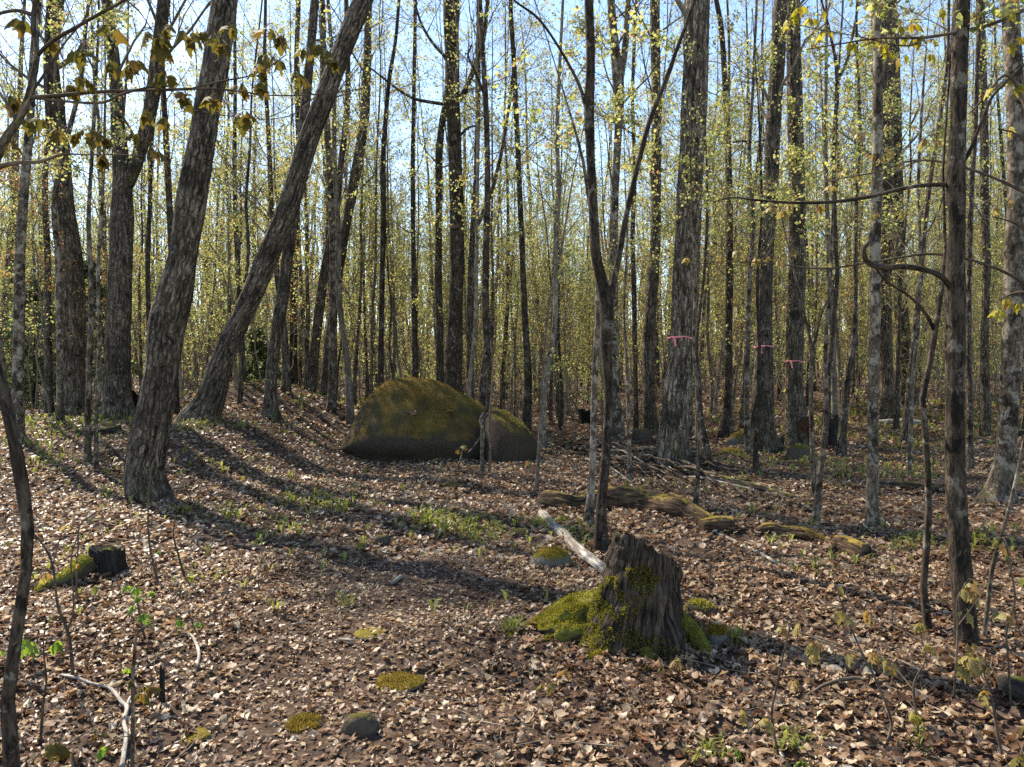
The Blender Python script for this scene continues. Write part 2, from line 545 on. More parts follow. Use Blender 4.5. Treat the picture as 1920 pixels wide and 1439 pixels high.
STUMP_WOOD = wood_material('rotten_stump', (0.012, 0.009, 0.006), (0.19, 0.14, 0.098), 0.0, fiss=(26, 26, 3.0))
STUMP_ROOT = wood_material('mossy_root', (0.04, 0.032, 0.02), (0.17, 0.13, 0.085), 0.85)
LOG_MOSSY = wood_material('mossy_log', (0.022, 0.015, 0.009), (0.22, 0.135, 0.075), 0.14, gold=True)
LOG_DARK = wood_material('dark_log', (0.014, 0.012, 0.01), (0.08, 0.066, 0.052), 0.1)
LOG_PALE = wood_material('bare_pale_log', (0.17, 0.13, 0.09), (0.78, 0.71, 0.60), -0.6, fiss=(30, 30, 1.5))
CHARRED = wood_material('charred_wood', (0.005, 0.004, 0.004), (0.03, 0.025, 0.02), -0.6)
ROCK_MOSSY = rock_material('mossy_granite', (0.06, 0.046, 0.032), (0.065, 0.058, 0.013), (0.21, 0.125, 0.032), 0.32, 0.7)
ROCK_GREY = rock_material('grey_granite', (0.09, 0.07, 0.05), (0.08, 0.08, 0.016), (0.15, 0.12, 0.025), 0.62, 0.95)
ROCK_BROWN = rock_material('brown_granite', (0.06, 0.043, 0.029), (0.07, 0.065, 0.015), (0.13, 0.09, 0.025), 0.5, 0.9)
ROCK_GOLD = rock_material('gold_moss_stone', (0.17, 0.15, 0.12), (0.14, 0.12, 0.02), (0.30, 0.20, 0.03), 0.25, 0.55)

def ribbon_material():
    k = NT('pink_ribbon')
    return k.done(k.princ((0.72, 0.22, 0.26), 0.55, None, 0.4))
RIBBON = ribbon_material()

# ------------------------------------------------------------------ ground sheet
def build_ground():
    ys = np.concatenate([np.linspace(-8, 1.2, 24)[:-1], 1.2 + np.cumsum(np.full(150, 0.075)), ])
    y = ys[-1]
    far = []
    st = 0.09
    while y < 420:
        st *= 1.045
        y += st
        far.append(y)
    ys = np.concatenate([ys, far])
    nx = 151
    s = np.linspace(-1, 1, nx)
    s = np.sign(s) * (0.75 * np.abs(s) + 0.25 * np.abs(s) ** 3)
    hw = 9 + np.maximum(ys, 0) * 1.25
    X = s[None] * hw[:, None]
    Y = np.repeat(ys[:, None], nx, 1)
    Z = ground_z(X, Y)
    i = np.arange(len(ys) - 1)[:, None] * nx
    j = np.arange(nx - 1)[None]
    q = np.stack([i + j, i + j + 1, i + nx + j + 1, i + nx + j], -1).reshape(-1, 4)
    mb = MB()
    mb.add(np.stack([X, Y, Z], -1).reshape(-1, 3), None, q)
    return link('ground', mb.mesh('ground', SOIL), kind='structure')
GROUND = build_ground()

# ------------------------------------------------------------------ leaf litter
HALF = [(0.10, -0.04), (0.30, 0.02), (0.42, 0.14), (0.30, 0.24), (0.56, 0.46), (0.33, 0.50), (0.20, 0.66), (0.14, 0.84)]
DRYH = [(0.16, -0.02), (0.34, 0.08), (0.36, 0.25), (0.48, 0.46), (0.36, 0.56), (0.26, 0.70), (0.12, 0.88)]
DRY = np.array([(0, 0.42), (0, 0)] + DRYH + [(0, 1.0)] + [(-x, y) for x, y in DRYH[::-1]])
DRY_T = np.array([[0, 1 + i, 1 + (i + 1) % (len(DRY) - 1)] for i in range(len(DRY) - 1)])
MAPLE = np.array([(0, 0)] + HALF + [(0, 1.0)] + [(-x, y) for x, y in HALF[::-1]])
MAPLE_C = np.vstack([[(0, 0.38)], MAPLE])
MAPLE_T = np.array([[0, 1 + i, 1 + (i + 1) % len(MAPLE)] for i in range(len(MAPLE))])
OV = np.array([(0, 0.5), (0, 0), (0.27, 0.2), (0.36, 0.5), (0.22, 0.8), (0, 1.0), (-0.24, 0.78), (-0.35, 0.46), (-0.25, 0.17)])
OV_T = np.array([[0, 1 + i, 1 + (i + 1) % 8] for i in range(8)])
KI = np.array([(0, 0), (0.4, 0.45), (0, 1.0), (-0.4, 0.5)])
KI_T = np.array([[0, 1, 2], [0, 2, 3]])

def litter_verts(rg, tmpl, X, Y, size, lift, curl):
    """curled dry leaves: the outline is rolled about its length and bent along it"""
    N = len(X)
    M = len(tmpl)
    tx = tmpl[None, :, 0] * rg.uniform(0.75, 1.2, (N, 1)) * (1 + 0.15 * rg.normal(size=(N, M)))
    ty = (tmpl[None, :, 1] - 0.45) * (1 + 0.10 * rg.normal(size=(N, M)))
    k1 = rg.normal(1.6, 2.2, (N, 1)) * curl
    k2 = rg.normal(0.3, 1.5, (N, 1)) * curl
    k1 = np.where(np.abs(k1) < 0.05, 0.05, k1)
    k2 = np.where(np.abs(k2) < 0.05, 0.05, k2)
    tw = rg.normal(0, 0.7, (N, 1)) * curl
    ux = tx + 0.18 * tw * ty
    x = np.sin(k1 * ux) / k1
    z1 = (1 - np.cos(k1 * ux)) / k1
    y = np.sin(k2 * ty) / k2
    z = z1 + (1 - np.cos(k2 * ty)) / k2 + 0.5 * tw * tx * ty + 0.035 * rg.normal(size=(N, M))
    P = np.stack([x, y, z], -1) * size[:, None, None]
    ax = rg.normal(0, 0.30, (N, 1))
    ay = rg.normal(0, 0.30, (N, 1))
    x, y, zz = P[..., 0], P[..., 1], P[..., 2]
    y, zz = y * np.cos(ax) - zz * np.sin(ax), y * np.sin(ax) + zz * np.cos(ax)
    x, zz = x * np.cos(ay) + zz * np.sin(ay), -x * np.sin(ay) + zz * np.cos(ay)
    yaw = rg.uniform(0, 2 * np.pi, (N, 1))
    x, y = x * np.cos(yaw) - y * np.sin(yaw), x * np.sin(yaw) + y * np.cos(yaw)
    zmin = zz.min(1, keepdims=True)
    base = ground_z(X, Y)[:, None]
    return np.stack([x + X[:, None], y + Y[:, None], base + zz - 0.55 * zmin + lift[:, None]], -1)

def path_mask(x, y):
    """the trodden path, where leaves are crushed and thinner"""
    cx = -0.62 - 0.2 * np.sin(y * 0.5) + 0.05 * y - 0.012 * y * y
    return np.exp(-((x - cx) / 0.75) ** 2) * sstep((8.5 - y) / 3)

def scatter(rg, n, d0, d1, marg):
    d = np.sqrt(rg.uniform(d0 ** 2, d1 ** 2, n))
    x = rg.uniform(-1, 1, n) * (0.72 * d + marg)
    return x, d

def leaf_litter():
    rg = np.random.default_rng(11)
    mb = MB()
    x, y = scatter(rg, 66000, 1.6, 6.2, 0.9)
    pm = path_mask(x, y)
    keep = rg.uniform(size=len(x)) > 0.62 * pm
    x, y, pm = x[keep], y[keep], pm[keep]
    size = (0.022 + 0.046 * rg.uniform(0, 1, len(x)) ** 1.8) * (1 - 0.4 * pm)
    lift = rg.uniform(0, 0.026, len(x)) * (1 - 0.7 * pm)
    for tm, tt, lo, hi in ((DRY, DRY_T, 0.0, 0.25), (OV, OV_T, 0.25, 0.8), (KI, KI_T, 0.8, 1.0)):
        k = rg.permutation(len(x))
        k = k[int(lo * len(x)):int(hi * len(x))]
        v = litter_verts(rg, tm, x[k], y[k], size[k], lift[k], 1.15)
        t = (np.arange(len(k))[:, None, None] * len(tm) + tt[None]).reshape(-1, 3)
        mb.add(v.reshape(-1, 3), t)
    # crumbs on the path
    y = rg.uniform(1.7, 8.5, 60000)
    x = rg.uniform(-1, 1, 60000) * (0.72 * y + 0.4)
    keep = rg.uniform(size=len(x)) < 0.6 * path_mask(x, y) + 0.15
    x, y = x[keep], y[keep]
    v = litter_verts(rg, KI, x, y, rg.uniform(0.016, 0.045, len(x)), rg.uniform(0, 0.012, len(x)), 0.8)
    mb.add(v.reshape(-1, 3), (np.arange(len(x))[:, None, None] * 4 + KI_T[None]).reshape(-1, 3))
    # middle distance
    for d0, d1, cnt, tm, tt in ((6.0, 10.0, 24000, OV, OV_T), (9.8, 15.0, 42000, KI, KI_T)):
        x, y = scatter(rg, cnt, d0, d1, 1.5)
        v = litter_verts(rg, tm, x, y, rg.uniform(0.038, 0.085, len(x)), rg.uniform(0, 0.035, len(x)), 0.95)
        mb.add(v.reshape(-1, 3), (np.arange(len(x))[:, None, None] * len(tm) + tt[None]).reshape(-1, 3))
    # far
    x, y = scatter(rg, 50000, 14.5, 36.0, 2.0)
    v = litter_verts(rg, KI, x, y, rg.uniform(0.09, 0.16, len(x)), rg.uniform(0, 0.04, len(x)), 0.9)
    mb.add(v.reshape(-1, 3), (np.arange(len(x))[:, None, None] * 4 + KI_T[None]).reshape(-1, 3))
    link('leaf_litter', mb.mesh('leaf_litter', LITTER_MAT), GROUND, kind='stuff')
    # the three hundred largest ones, one by one
    protos = []
    for i in range(12):
        m1 = MB()
        v = litter_verts(rg, DRY, np.zeros(1), np.zeros(1), np.array([1.0]), np.zeros(1), 0.9)[0]
        v = v - [0, 0, float(ground_z(0.0, 0.0))]
        m1.add(v, DRY_T)
        protos.append(m1.mesh('fallen_leaf', LITTER_ONE))
    x, y = scatter(rg, 300, 2.4, 4.6, 0.05)
    for i in range(300):
        o = link('fallen_leaf', protos[i % 12], GROUND)
        s = float(rg.uniform(0.04, 0.075)) * (1 - 0.35 * float(path_mask(x[i], y[i])))
        o.location = (x[i], y[i], float(ground_z(x[i], y[i])) + float(rg.uniform(0.008, 0.03)))
        o.rotation_euler = (rg.normal(0, 0.2), rg.normal(0, 0.2), rg.uniform(0, 6.28))
        o.scale = (s, s, s)
    # small twigs lying in the leaves
    mt = MB()
    x, y = scatter(rg, 900, 1.9, 13.0, 0.8)
    L = rg.uniform(0.08, 0.5, len(x))
    a = rg.uniform(0, np.pi, len(x))
    t = np.linspace(-0.5, 0.5, 4)
    bend = rg.normal(0, 0.12, (len(x), 4))
    PX = x[:, None] + np.cos(a)[:, None] * t * L[:, None] - np.sin(a)[:, None] * bend * L[:, None]
    PY = y[:, None] + np.sin(a)[:, None] * t * L[:, None] + np.cos(a)[:, None] * bend * L[:, None]
    PZ = ground_z(PX, PY) + 0.02 + rg.uniform(0, 0.03, (len(x), 1)) + rg.normal(0, 0.05, (len(x), 1)) * t
    rr = rg.uniform(0.0012, 0.004, (len(x), 1)) * np.array([[1, 0.9, 0.75, 0.4]])
    batch_tubes(mt, np.stack([PX, PY, PZ], -1), rr, 4)
    link('twig_litter', mt.mesh('twig_litter', TWIG_FAR), GROUND, kind='stuff')
leaf_litter()

# ------------------------------------------------------------------ trees
def make_crown(rg, P, Rr, z0, cb, H, nb, spread, per, leaf_size, k2=5, k3=4, thick=0.27, leafy=(0.85, 0.8, 0.38, 0.18)):
    """limbs, twigs and leaves on a trunk polyline; returns two mesh builders"""
    limbs, leaves = MB(), MB()
    zz = P[:, 2] - z0
    lo = np.searchsorted(zz, cb)
    lo = min(max(lo, 1), len(P) - 3)
    Q = P[lo:][None]
    QR = Rr[lo:][None]
    L = spread * (1.0 if np.isscalar(spread) else 1.0)
    Ps, Rs = sprout(rg, Q, QR, nb, 0.0, 0.98, 0.6, 1.25, 0.55, 1.0, 6, 0.28, 0.06, thick, 0.004, lens=np.array([[L]]))
    batch_tubes(limbs, Ps, Rs, 5)
    P2, R2 = sprout(rg, Ps, Rs, k2, 0.2, 1.0, 0.4, 1.0, 0.3, 0.6, 4, 0.12, 0.07, 0.55, 0.0025)
    batch_tubes(limbs, P2, R2, 3)
    P3, R3 = sprout(rg, P2, R2, k3, 0.2, 1.0, 0.4, 1.1, 0.35, 0.7, 2, 0.08, 0.08, 0.6, 0.0018)
    batch_tubes(limbs, P3, R3, 3)
    A = np.concatenate([P3[:, -1], P3.mean(1), P2[:, -1]])
    # spring: the understorey is in leaf first, the tops of the trees are still nearly bare
    keep = np.interp(A[:, 2] - z0, [0, 5.0, 8.5, 12.0], leafy)
    A = A[rg.uniform(size=len(A)) < keep]
    if not len(A):
        A = P2[:3, -1]
    add_leaves(leaves, rg, A, leaf_size, per, 0.035)
    return limbs, leaves

def fissured(seed, amp, flare=0.0, lobes=5, fl_h=0.28, bumps=0.09):
    ph = random.uniform(0, 6.28)
    def f(tc, th, s):
        rad = np.maximum(np.hypot(tc[..., 0], tc[..., 1]), 1e-4)
        q = np.stack([np.cos(th) * 4.6, np.sin(th) * 4.6, s * 2.8], -1)
        n = fbm(q, seed, 3)
        n = 1 - np.abs(n) * 1.6
        low = vnoise(np.stack([np.cos(th) * 0.9, np.sin(th) * 0.9, s * 1.3], -1), seed + 20)
        fl = flare * np.exp(-s / fl_h) * (0.55 + 0.45 * np.cos(lobes * th + ph + 1.3 * np.sin(th + ph)))
        return 1 + amp * n + bumps * low + fl
    return f

def extend_up(P, Rr, z0, H, rg, vert=0.5, wig=0.12):
    P = list(P)
    Rr = list(Rr)
    d = unit((P[-1] - P[-2])[None])[0]
    rtop = Rr[-1]
    zs = P[-1][2]
    while P[-1][2] - z0 < H:
        d = unit((d * (1 - 0.12 * vert) + np.array([0, 0, 0.12 * vert]) + rg.normal(0, wig * 0.35, 3) * [1, 1, 0.2])[None])[0]
        if d[2] < 0.35:
            d[2] = 0.35
        P.append(P[-1] + d * 0.9)
        f = (P[-1][2] - zs) / max(H - (zs - z0), 0.1)
        Rr.append(rtop * max(0.12, 1 - 0.85 * f))
    return np.array(P), np.array(Rr)

def px_poly(pts, D, dy=0.0):
    P, Rr = [], []
    y0 = pts[0][1]
    for (px, py, w) in pts:
        DD = D + dy * (y0 - py) / FPX * D
        P.append(at(px, py, DD))
        Rr.append(w * 0.465 * DD / FPX)
    return np.array(P), np.array(Rr)

def hand_tree(name, label, pts, D=None, H=13.0, cb=4.5, nb=14, spread=2.4, per=3, leaf=0.046, bark=None, amp=0.03, flare=0.6, lobes=5,
              dy=0.0, forks=(), cat='tree', group=None, leafmat=None, seed=None, twigs=True, k2=6, k3=5, fl_h=0.28):
    rg = np.random.default_rng(seed if seed is not None else int(pts[0][0] * 7 + pts[0][1]))
    base = ground_hit(pts[0][0], pts[0][1]) if D is None else None
    if D is None:
        D = base[1]
    P, Rr = px_poly(pts, D, dy)
    gz = float(ground_z(P[0, 0], P[0, 1]))
    base = np.array([P[0, 0], P[0, 1], gz])
    wmax = max(p[2] for p in pts)
    vis = len(P)
    Pe, Re = extend_up(P, Rr, gz, max(H * 0.9, P[-1][2] - gz + 1.0), rg)
    sink = np.array([[base[0], base[1], gz - 0.18]])
    Pe = np.vstack([sink, Pe])
    Re = np.concatenate([[Re[0]], Re])
    Ltot = np.linalg.norm(np.diff(Pe, axis=0), axis=1).sum()
    step = 0.085 if wmax > 38 else (0.15 if wmax > 22 else 0.22)
    m = int(np.clip(Ltot / step, 24, 190))
    C = catmull(np.hstack([Pe, Re[:, None]]), m)
    C[:, 3] = np.maximum(C[:, 3], 0.006)
    n = 60 if wmax > 38 else (24 if wmax > 22 else 12)
    sd = int(rg.integers(1, 9999))
    mb = MB()
    tube(mb, C[:, :3], C[:, 3], n, fissured(sd, amp, flare, lobes, fl_h))
    root = thing(name, label, cat, base, group)
    bark = bark or BARK_MID
    tr = link('trunk', mb.mesh('trunk', bark, origin=base), root)
    limbs_all, leaves_all = MB(), MB()
    tops = [(C[:, :3], C[:, 3], cb)]
    for fk in forks:
        fp, fr = px_poly(fk['pts'], D, 0)
        if 'end' not in fk:
            fp, fr = extend_up(fp, fr, gz, H * fk.get('h', 0.9), rg)
        fc = catmull(np.hstack([fp, fr[:, None]]), max(10, int(len(fp) * 4)))
        fc[:, 3] = np.maximum(fc[:, 3], 0.003)
        if fk.get('depth'):
            fc[:, 1] += np.linspace(0, fk['depth'], len(fc))
        fm = MB()
        tube(fm, fc[:, :3], fc[:, 3], 14 if fk['pts'][0][2] > 14 else 8, fissured(sd + 3, amp * 0.8))
        link('branch', fm.mesh('branch', bark, origin=base), root)
        if not fk.get('bare'):
            tops.append((fc[:, :3], fc[:, 3], fk.get('cb', cb)))
    if twigs:
        for (tp, trr, c0) in tops:
            li, le = make_crown(rg, tp, trr, gz, c0, H, max(5, int(nb * 0.52)), spread, per, leaf, k2, k3)
            for s, d in ((li, limbs_all), (le, leaves_all)):
                if s.n:
                    d.add(np.concatenate(s.v), np.concatenate(s.t) if s.t else None, np.concatenate(s.q) if s.q else None, np.concatenate(s.tc))
        cr = link('crown', leaves_all.mesh('crown', leafmat or LEAF_WOODS, smooth=False, origin=base), root)
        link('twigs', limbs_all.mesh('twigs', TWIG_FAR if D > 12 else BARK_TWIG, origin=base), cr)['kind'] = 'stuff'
    return root, base, D

exec_trees = []
# --- the two leaning maples on the left
T1, T1_base, T1_D = hand_tree('maple_tree', 'thick grooved maple trunk leaning slightly, black-stained bark, rooted among leaves before the slanting maple',
    [(283, 938, 78), (272, 890, 72), (281, 813, 72), (296, 747, 66), (305, 680, 64), (313, 613, 66), (329, 547, 64), (343, 480, 54), (355, 400, 55),
     (366, 333, 52), (378, 267, 50), (388, 200, 50), (402, 133, 48), (412, 67, 48), (421, 0, 46)], H=16, cb=8.5, nb=16, spread=3.2, bark=BARK_BIG, amp=0.055, flare=0.42, lobes=4)
T2, T2_base, T2_D = hand_tree('maple_tree', 'long maple trunk slanting strongly, grey furrowed bark with a lit upper edge',
    [(372, 790, 74), (385, 765, 58), (394, 747, 52), (415, 680, 44), (444, 613, 41), (475, 547, 41), (503, 480, 41), (536, 400, 42), (557, 333, 39),
     (577, 267, 39), (602, 200, 38), (632, 120, 37), (660, 50, 36), (681, 0, 35)], H=14, cb=8.5, nb=16, spread=3.0, bark=BARK_BIG, amp=0.05, flare=0.5, lobes=4,
    forks=[dict(pts=[(513, 412, 12), (508, 398, 9), (505, 388, 5)], bare=True, end=True)])

# --- left background
hand_tree('grey_tree', 'stout shaggy-barked tree standing left of the two-limbed tree on the bank',
    [(137, 782, 58), (136, 740, 44), (138, 650, 41), (136, 560, 44), (132, 480, 40), (125, 400, 30), (115, 280, 28), (104, 190, 27), (96, 100, 26), (108, 0, 24)], H=14, cb=4.5, nb=22, spread=2.8, amp=0.06, leafmat=LEAF_WOODS)
hand_tree('grey_tree', 'stout tree whose trunk divides in two high above the hollow black stump',
    [(222, 786, 62), (222, 740, 50), (222, 650, 46), (224, 540, 44), (228, 430, 42), (229, 340, 36), (222, 250, 26), (217, 150, 24), (206, 60, 22), (200, 0, 20)], H=14, cb=4.5, nb=18, spread=2.8, amp=0.05,
    forks=[dict(pts=[(236, 350, 24), (252, 315, 24), (272, 250, 25), (288, 170, 27), (299, 80, 26), (308, 0, 24)])])
hand_tree('young_tree', 'thin dark-barked stem half hidden behind the thick grooved maple',
    [(330, 792, 14), (327, 640, 13), (322, 480, 13), (316, 350, 12), (311, 250, 11), (305, 150, 10), (301, 40, 9), (299, 0, 9)], D=14.5, bark=BARK_DARK, H=11, cb=3.6, nb=14, spread=1.5)
hand_tree('young_tree', 'crooked pole-thin tree between the two-limbed tree and the thick grooved maple',
    [(276, 790, 10), (279, 640, 9), (277, 480, 9), (281, 380, 8), (283, 290, 8), (290, 180, 7), (296, 80, 6)], D=16, bark=BARK_MID, H=9, cb=2.6, nb=16, spread=1.4)
hand_tree('young_tree', 'lichen-mottled slim tree beside the crooked broken sapling, smooth pale patches',
    [(32, 800, 24), (34, 700, 21), (36, 600, 20), (38, 480, 18), (45, 360, 17), (55, 240, 15), (62, 120, 14), (72, 0, 13)], D=11.5, bark=BARK_SLIM, H=11, cb=3.6, nb=16, spread=1.8)
hand_tree('young_tree', 'narrow brown tree in front of the dark evergreen, near the shaggy-barked tree',
    [(93, 786, 17), (91, 700, 14), (90, 600, 13), (89, 480, 12), (84, 360, 11), (90, 240, 10), (86, 120, 9), (92, 0, 9)], D=15, bark=BARK_MID, H=11, cb=3.4, nb=16, spread=1.7)
hand_tree('young_tree', 'slim lichen-spotted tree touching the shaggy-barked tree at its foot',
    [(113, 790, 15), (112, 700, 12), (112, 600, 11), (108, 480, 10), (104, 360, 10), (150, 160, 8), (160, 60, 7)], D=12.6, bark=BARK_SLIM, H=10, cb=3.4, nb=14, spread=1.5)
hand_tree('young_tree', 'patchy pale-barked stem rising from the leaves between the two stout trees on the bank',
    [(165, 858, 13), (164, 800, 11), (166, 720, 10), (170, 640, 11), (172, 540, 9), (166, 420, 8), (172, 300, 7), (180, 150, 6)], D=10.2, bark=BARK_SLIM, H=8, cb=2.8, nb=16, spread=1.3)
hand_tree('young_tree', 'thin pale-barked stem close by the patchy one, foot among green seedlings',
    [(181, 872, 9), (180, 800, 8), (183, 720, 8), (187, 640, 8), (184, 500, 7), (192, 380, 6), (196, 240, 5)], D=9.9, bark=BARK_SLIM, H=7, cb=2.6, nb=12, spread=1.1)
hand_tree('grey_tree', 'straight brown trunk rooted on the leafy mound behind the slanting maple',
    [(508, 784, 34), (508, 750, 24), (511, 680, 23), (520, 613, 25), (531, 547, 24), (539, 480, 22), (551, 400, 20), (562, 310, 19), (570, 220, 18), (582, 100, 17), (590, 0, 16)], H=14, cb=4.6, nb=20, spread=2.4, flare=0.8)
hand_tree('young_tree', 'dark slim trunk directly behind the brown trunk of the leafy mound',
    [(551, 742, 17), (550, 640, 15), (551, 540, 14), (556, 420, 13), (560, 280, 12), (556, 120, 10), (560, 0, 9)], D=24, bark=BARK_DARK, H=13, cb=4.0, nb=18, spread=2.0)
hand_tree('grey_tree', 'curving grey tree beyond the mound, bent to one side halfway up',
    [(582, 786, 24), (585, 720, 20), (591, 650, 19), (600, 570, 18), (611, 490, 15), (630, 400, 13), (640, 300, 12), (652, 180, 11), (650, 40, 10)], D=18.5, H=13, cb=4.0, nb=18, spread=2.2)
hand_tree('grey_tree', 'leafy-looking inclined tree passing behind the slanting maple at the top',
    [(604, 782, 20), (612, 690, 18), (622, 600, 18), (640, 480, 17), (650, 420, 18), (660, 360, 20), (672, 300, 21), (683, 220, 20), (688, 130, 17), (690, 50, 14), (692, 0, 12)], D=20, H=14, cb=3.8, nb=26, spread=2.4)
hand_tree('young_tree', 'straight slim tree with mottled bark at the foot of the boulder’s mossy end',
    [(621, 787, 20), (623, 720, 17), (625, 600, 16), (625, 480, 15), (620, 350, 14), (612, 220, 13), (607, 100, 12), (604, 0, 10)], D=16.5, bark=BARK_SLIM, H=12, cb=4.0, nb=16, spread=1.9)
# --- centre, behind the boulder
hand_tree('young_tree', 'dark pole-like tree behind the boulder, kinked half way up',
    [(714, 778, 13), (714, 650, 12), (717, 520, 11), (719, 400, 11), (718, 300, 10), (725, 200, 9), (731, 140, 8), (741, 80, 7), (748, 0, 6)], D=17.5, bark=BARK_DARK, H=12, cb=4.0, nb=16, spread=1.9)
hand_tree('young_tree', 'very straight dark pole-like tree rising behind the boulder’s top',
    [(779, 775, 13), (778, 650, 12), (776, 520, 10), (774, 400, 9), (774, 300, 9), (776, 180, 8), (778, 60, 7), (779, 0, 7)], D=18, bark=BARK_DARK, H=12, cb=4.2, nb=15, spread=1.8)
hand_tree('grey_tree', 'thick dark straight trunk rising behind the mossy boulder, with an upturned side limb',
    [(849, 790, 42), (850, 730, 34), (852, 650, 31), (854, 580, 28), (857, 480, 28), (856, 380, 28), (852, 280, 28), (849, 180, 28), (847, 90, 29), (847, 0, 31)], D=16.2, bark=BARK_DARK, H=15, cb=6.5, nb=20, spread=3.0, amp=0.05,
    forks=[dict(pts=[(845, 198, 8), (810, 196, 7), (780, 193, 6), (752, 180, 5), (722, 160, 4), (690, 138, 3)], end=True, bare=True, depth=-0.6),
           dict(pts=[(836, 108, 7), (812, 82, 6), (790, 45, 5), (776, 0, 4)], h=0.6, cb=5.5),
           dict(pts=[(862, 255, 6), (878, 240, 5), (893, 235, 4), (905, 222, 3)], end=True, bare=True),
           dict(pts=[(860, 190, 12), (875, 165, 11), (888, 130, 10), (905, 80, 9), (915, 0, 8)], h=0.8, cb=7)])
hand_tree('young_tree', 'slim trunk pressed against the thick dark straight trunk behind the boulder',
    [(824, 780, 17), (825, 650, 15), (822, 540, 15), (823, 430, 14), (823, 300, 14), (829, 235, 13), (838, 170, 11), (842, 60, 9), (838, 0, 9)], D=18, bark=BARK_MID, H=12, cb=5.0, nb=14, spread=1.8)
hand_tree('young_tree', 'dark knobbly slim tree beyond the notch between the two boulders',
    [(904, 780, 13), (905, 730, 13), (908, 690, 14), (915, 650, 19), (911, 600, 17), (910, 540, 15), (912, 450, 14), (914, 340, 12), (912, 220, 11), (906, 110, 10), (900, 0, 8)], D=14.2, bark=BARK_DARK, H=11, cb=4.8, nb=16, spread=1.8,
    forks=[dict(pts=[(908, 180, 5), (893, 140, 5), (878, 105, 4), (884, 85, 3)], end=True, bare=True)])
hand_tree('young_tree', 'brown slim tree next to the dark knobbly one behind the boulders',
    [(883, 780, 16), (882, 650, 14), (883, 520, 13), (887, 430, 12), (893, 330, 11), (896, 220, 10), (897, 100, 9), (897, 0, 8)], D=17, bark=BARK_MID, H=12, cb=4.6, nb=16, spread=1.9,
    forks=[dict(pts=[(886, 445, 8), (905, 400, 8), (925, 350, 8), (947, 250, 6), (960, 150, 5)], h=0.7, cb=5)])
hand_tree('young_tree', 'wavy slender dark tree rising behind the smaller dark boulder, free of neighbours',
    [(988, 784, 18), (990, 720, 15), (989, 670, 14), (984, 600, 13), (981, 520, 12), (977, 420, 11), (973, 330, 11), (969, 240, 10), (966, 170, 10), (962, 90, 9), (957, 0, 8)], D=16.5, bark=BARK_DARK, H=12, cb=6.0, nb=14, spread=1.9, amp=0.04)
# --- clump in front of the rotten log
hand_tree('forked_tree', 'dark flaky-barked tree forking low, one fork steeply slanted, behind the big rotten stump',
    [(1127, 1030, 30), (1127, 990, 24), (1128, 940, 20), (1134, 880, 18), (1139, 800, 17), (1141, 720, 18), (1136, 650, 22), (1139, 590, 26), (1135, 555, 23), (1125, 515, 21), (1116, 470, 20), (1113, 400, 18), (1108, 310, 17), (1105, 240, 18), (1104, 200, 19), (1107, 110, 18), (1104, 0, 18)],
    D=6.35, bark=BARK_DARK, H=9, cb=5.2, nb=12, spread=1.6, amp=0.07, flare=0.45,
    forks=[dict(pts=[(1143, 570, 15), (1153, 520, 13), (1163, 470, 12), (1176, 400, 11), (1200, 300, 10), (1222, 220, 9), (1250, 150, 9), (1281, 65, 8), (1305, 0, 7)], h=0.8, cb=5.0, depth=0.3),
           dict(pts=[(1100, 205, 8), (1090, 170, 7), (1073, 133, 6), (1040, 77, 5), (1007, 33, 5), (963, 0, 4), (930, -40, 3)], end=True)])
hand_tree('young_tree', 'slender pale-mottled stem leaning against the dark forked tree',
    [(1104, 978, 20), (1108, 930, 15), (1111, 880, 14), (1113, 810, 14), (1114, 740, 13), (1118, 650, 12), (1122, 580, 11), (1120, 500, 10), (1112, 430, 8), (1100, 350, 7), (1088, 280, 6)],
    D=7.4, bark=BARK_SLIM, H=5.5, cb=3.0, nb=10, spread=1.0)
hand_tree('grey_tree', 'straight double-topped tree standing behind the dark forked tree',
    [(1156, 792, 30), (1153, 740, 19), (1152, 650, 18), (1151, 560, 17), (1150, 470, 18), (1152, 390, 17), (1156, 300, 15), (1161, 210, 17), (1158, 140, 22), (1151, 70, 18), (1146, 0, 15)], D=15.5, H=14, cb=5.0, nb=18, spread=2.2, bark=BARK_SLIM,
    forks=[dict(pts=[(1160, 170, 14), (1172, 90, 13), (1175, 40, 12), (1178, 0, 11)])])
hand_tree('young_tree', 'thin brown pole between the double-topped tree and the leaf-hung trunk',
    [(1192, 788, 12), (1191, 680, 10), (1189, 560, 10), (1186, 440, 9), (1190, 320, 8), (1186, 180, 7), (1192, 20, 6)], D=18, bark=BARK_MID, H=11, cb=3.6, nb=16, spread=1.6)
hand_tree('grey_tree', 'tall grey trunk hung with small leaves, slightly bent at the foot, before the ribboned giant',
    [(1221, 800, 30), (1217, 740, 23), (1216, 680, 23), (1219, 600, 24), (1225, 520, 22), (1229, 440, 21), (1230, 330, 20), (1231, 220, 19), (1229, 110, 19), (1228, 0, 19)], D=17.5, H=15, cb=4.8, nb=24, spread=2.2, bark=BARK_MID)
TR1, TR1_base, TR1_D = hand_tree('maple_tree', 'massive upright trunk with flaring roots and a faded pink ribbon',
    [(1262, 872, 70), (1260, 845, 64), (1264, 800, 58), (1268, 747, 54), (1275, 680, 51), (1282, 590, 49), (1287, 480, 50), (1292, 400, 50), (1298, 267, 49), (1304, 133, 47), (1309, 0, 46)], H=17, cb=6.8, nb=22, spread=3.0, bark=BARK_BIG, amp=0.045, flare=0.75, lobes=5, fl_h=0.22)
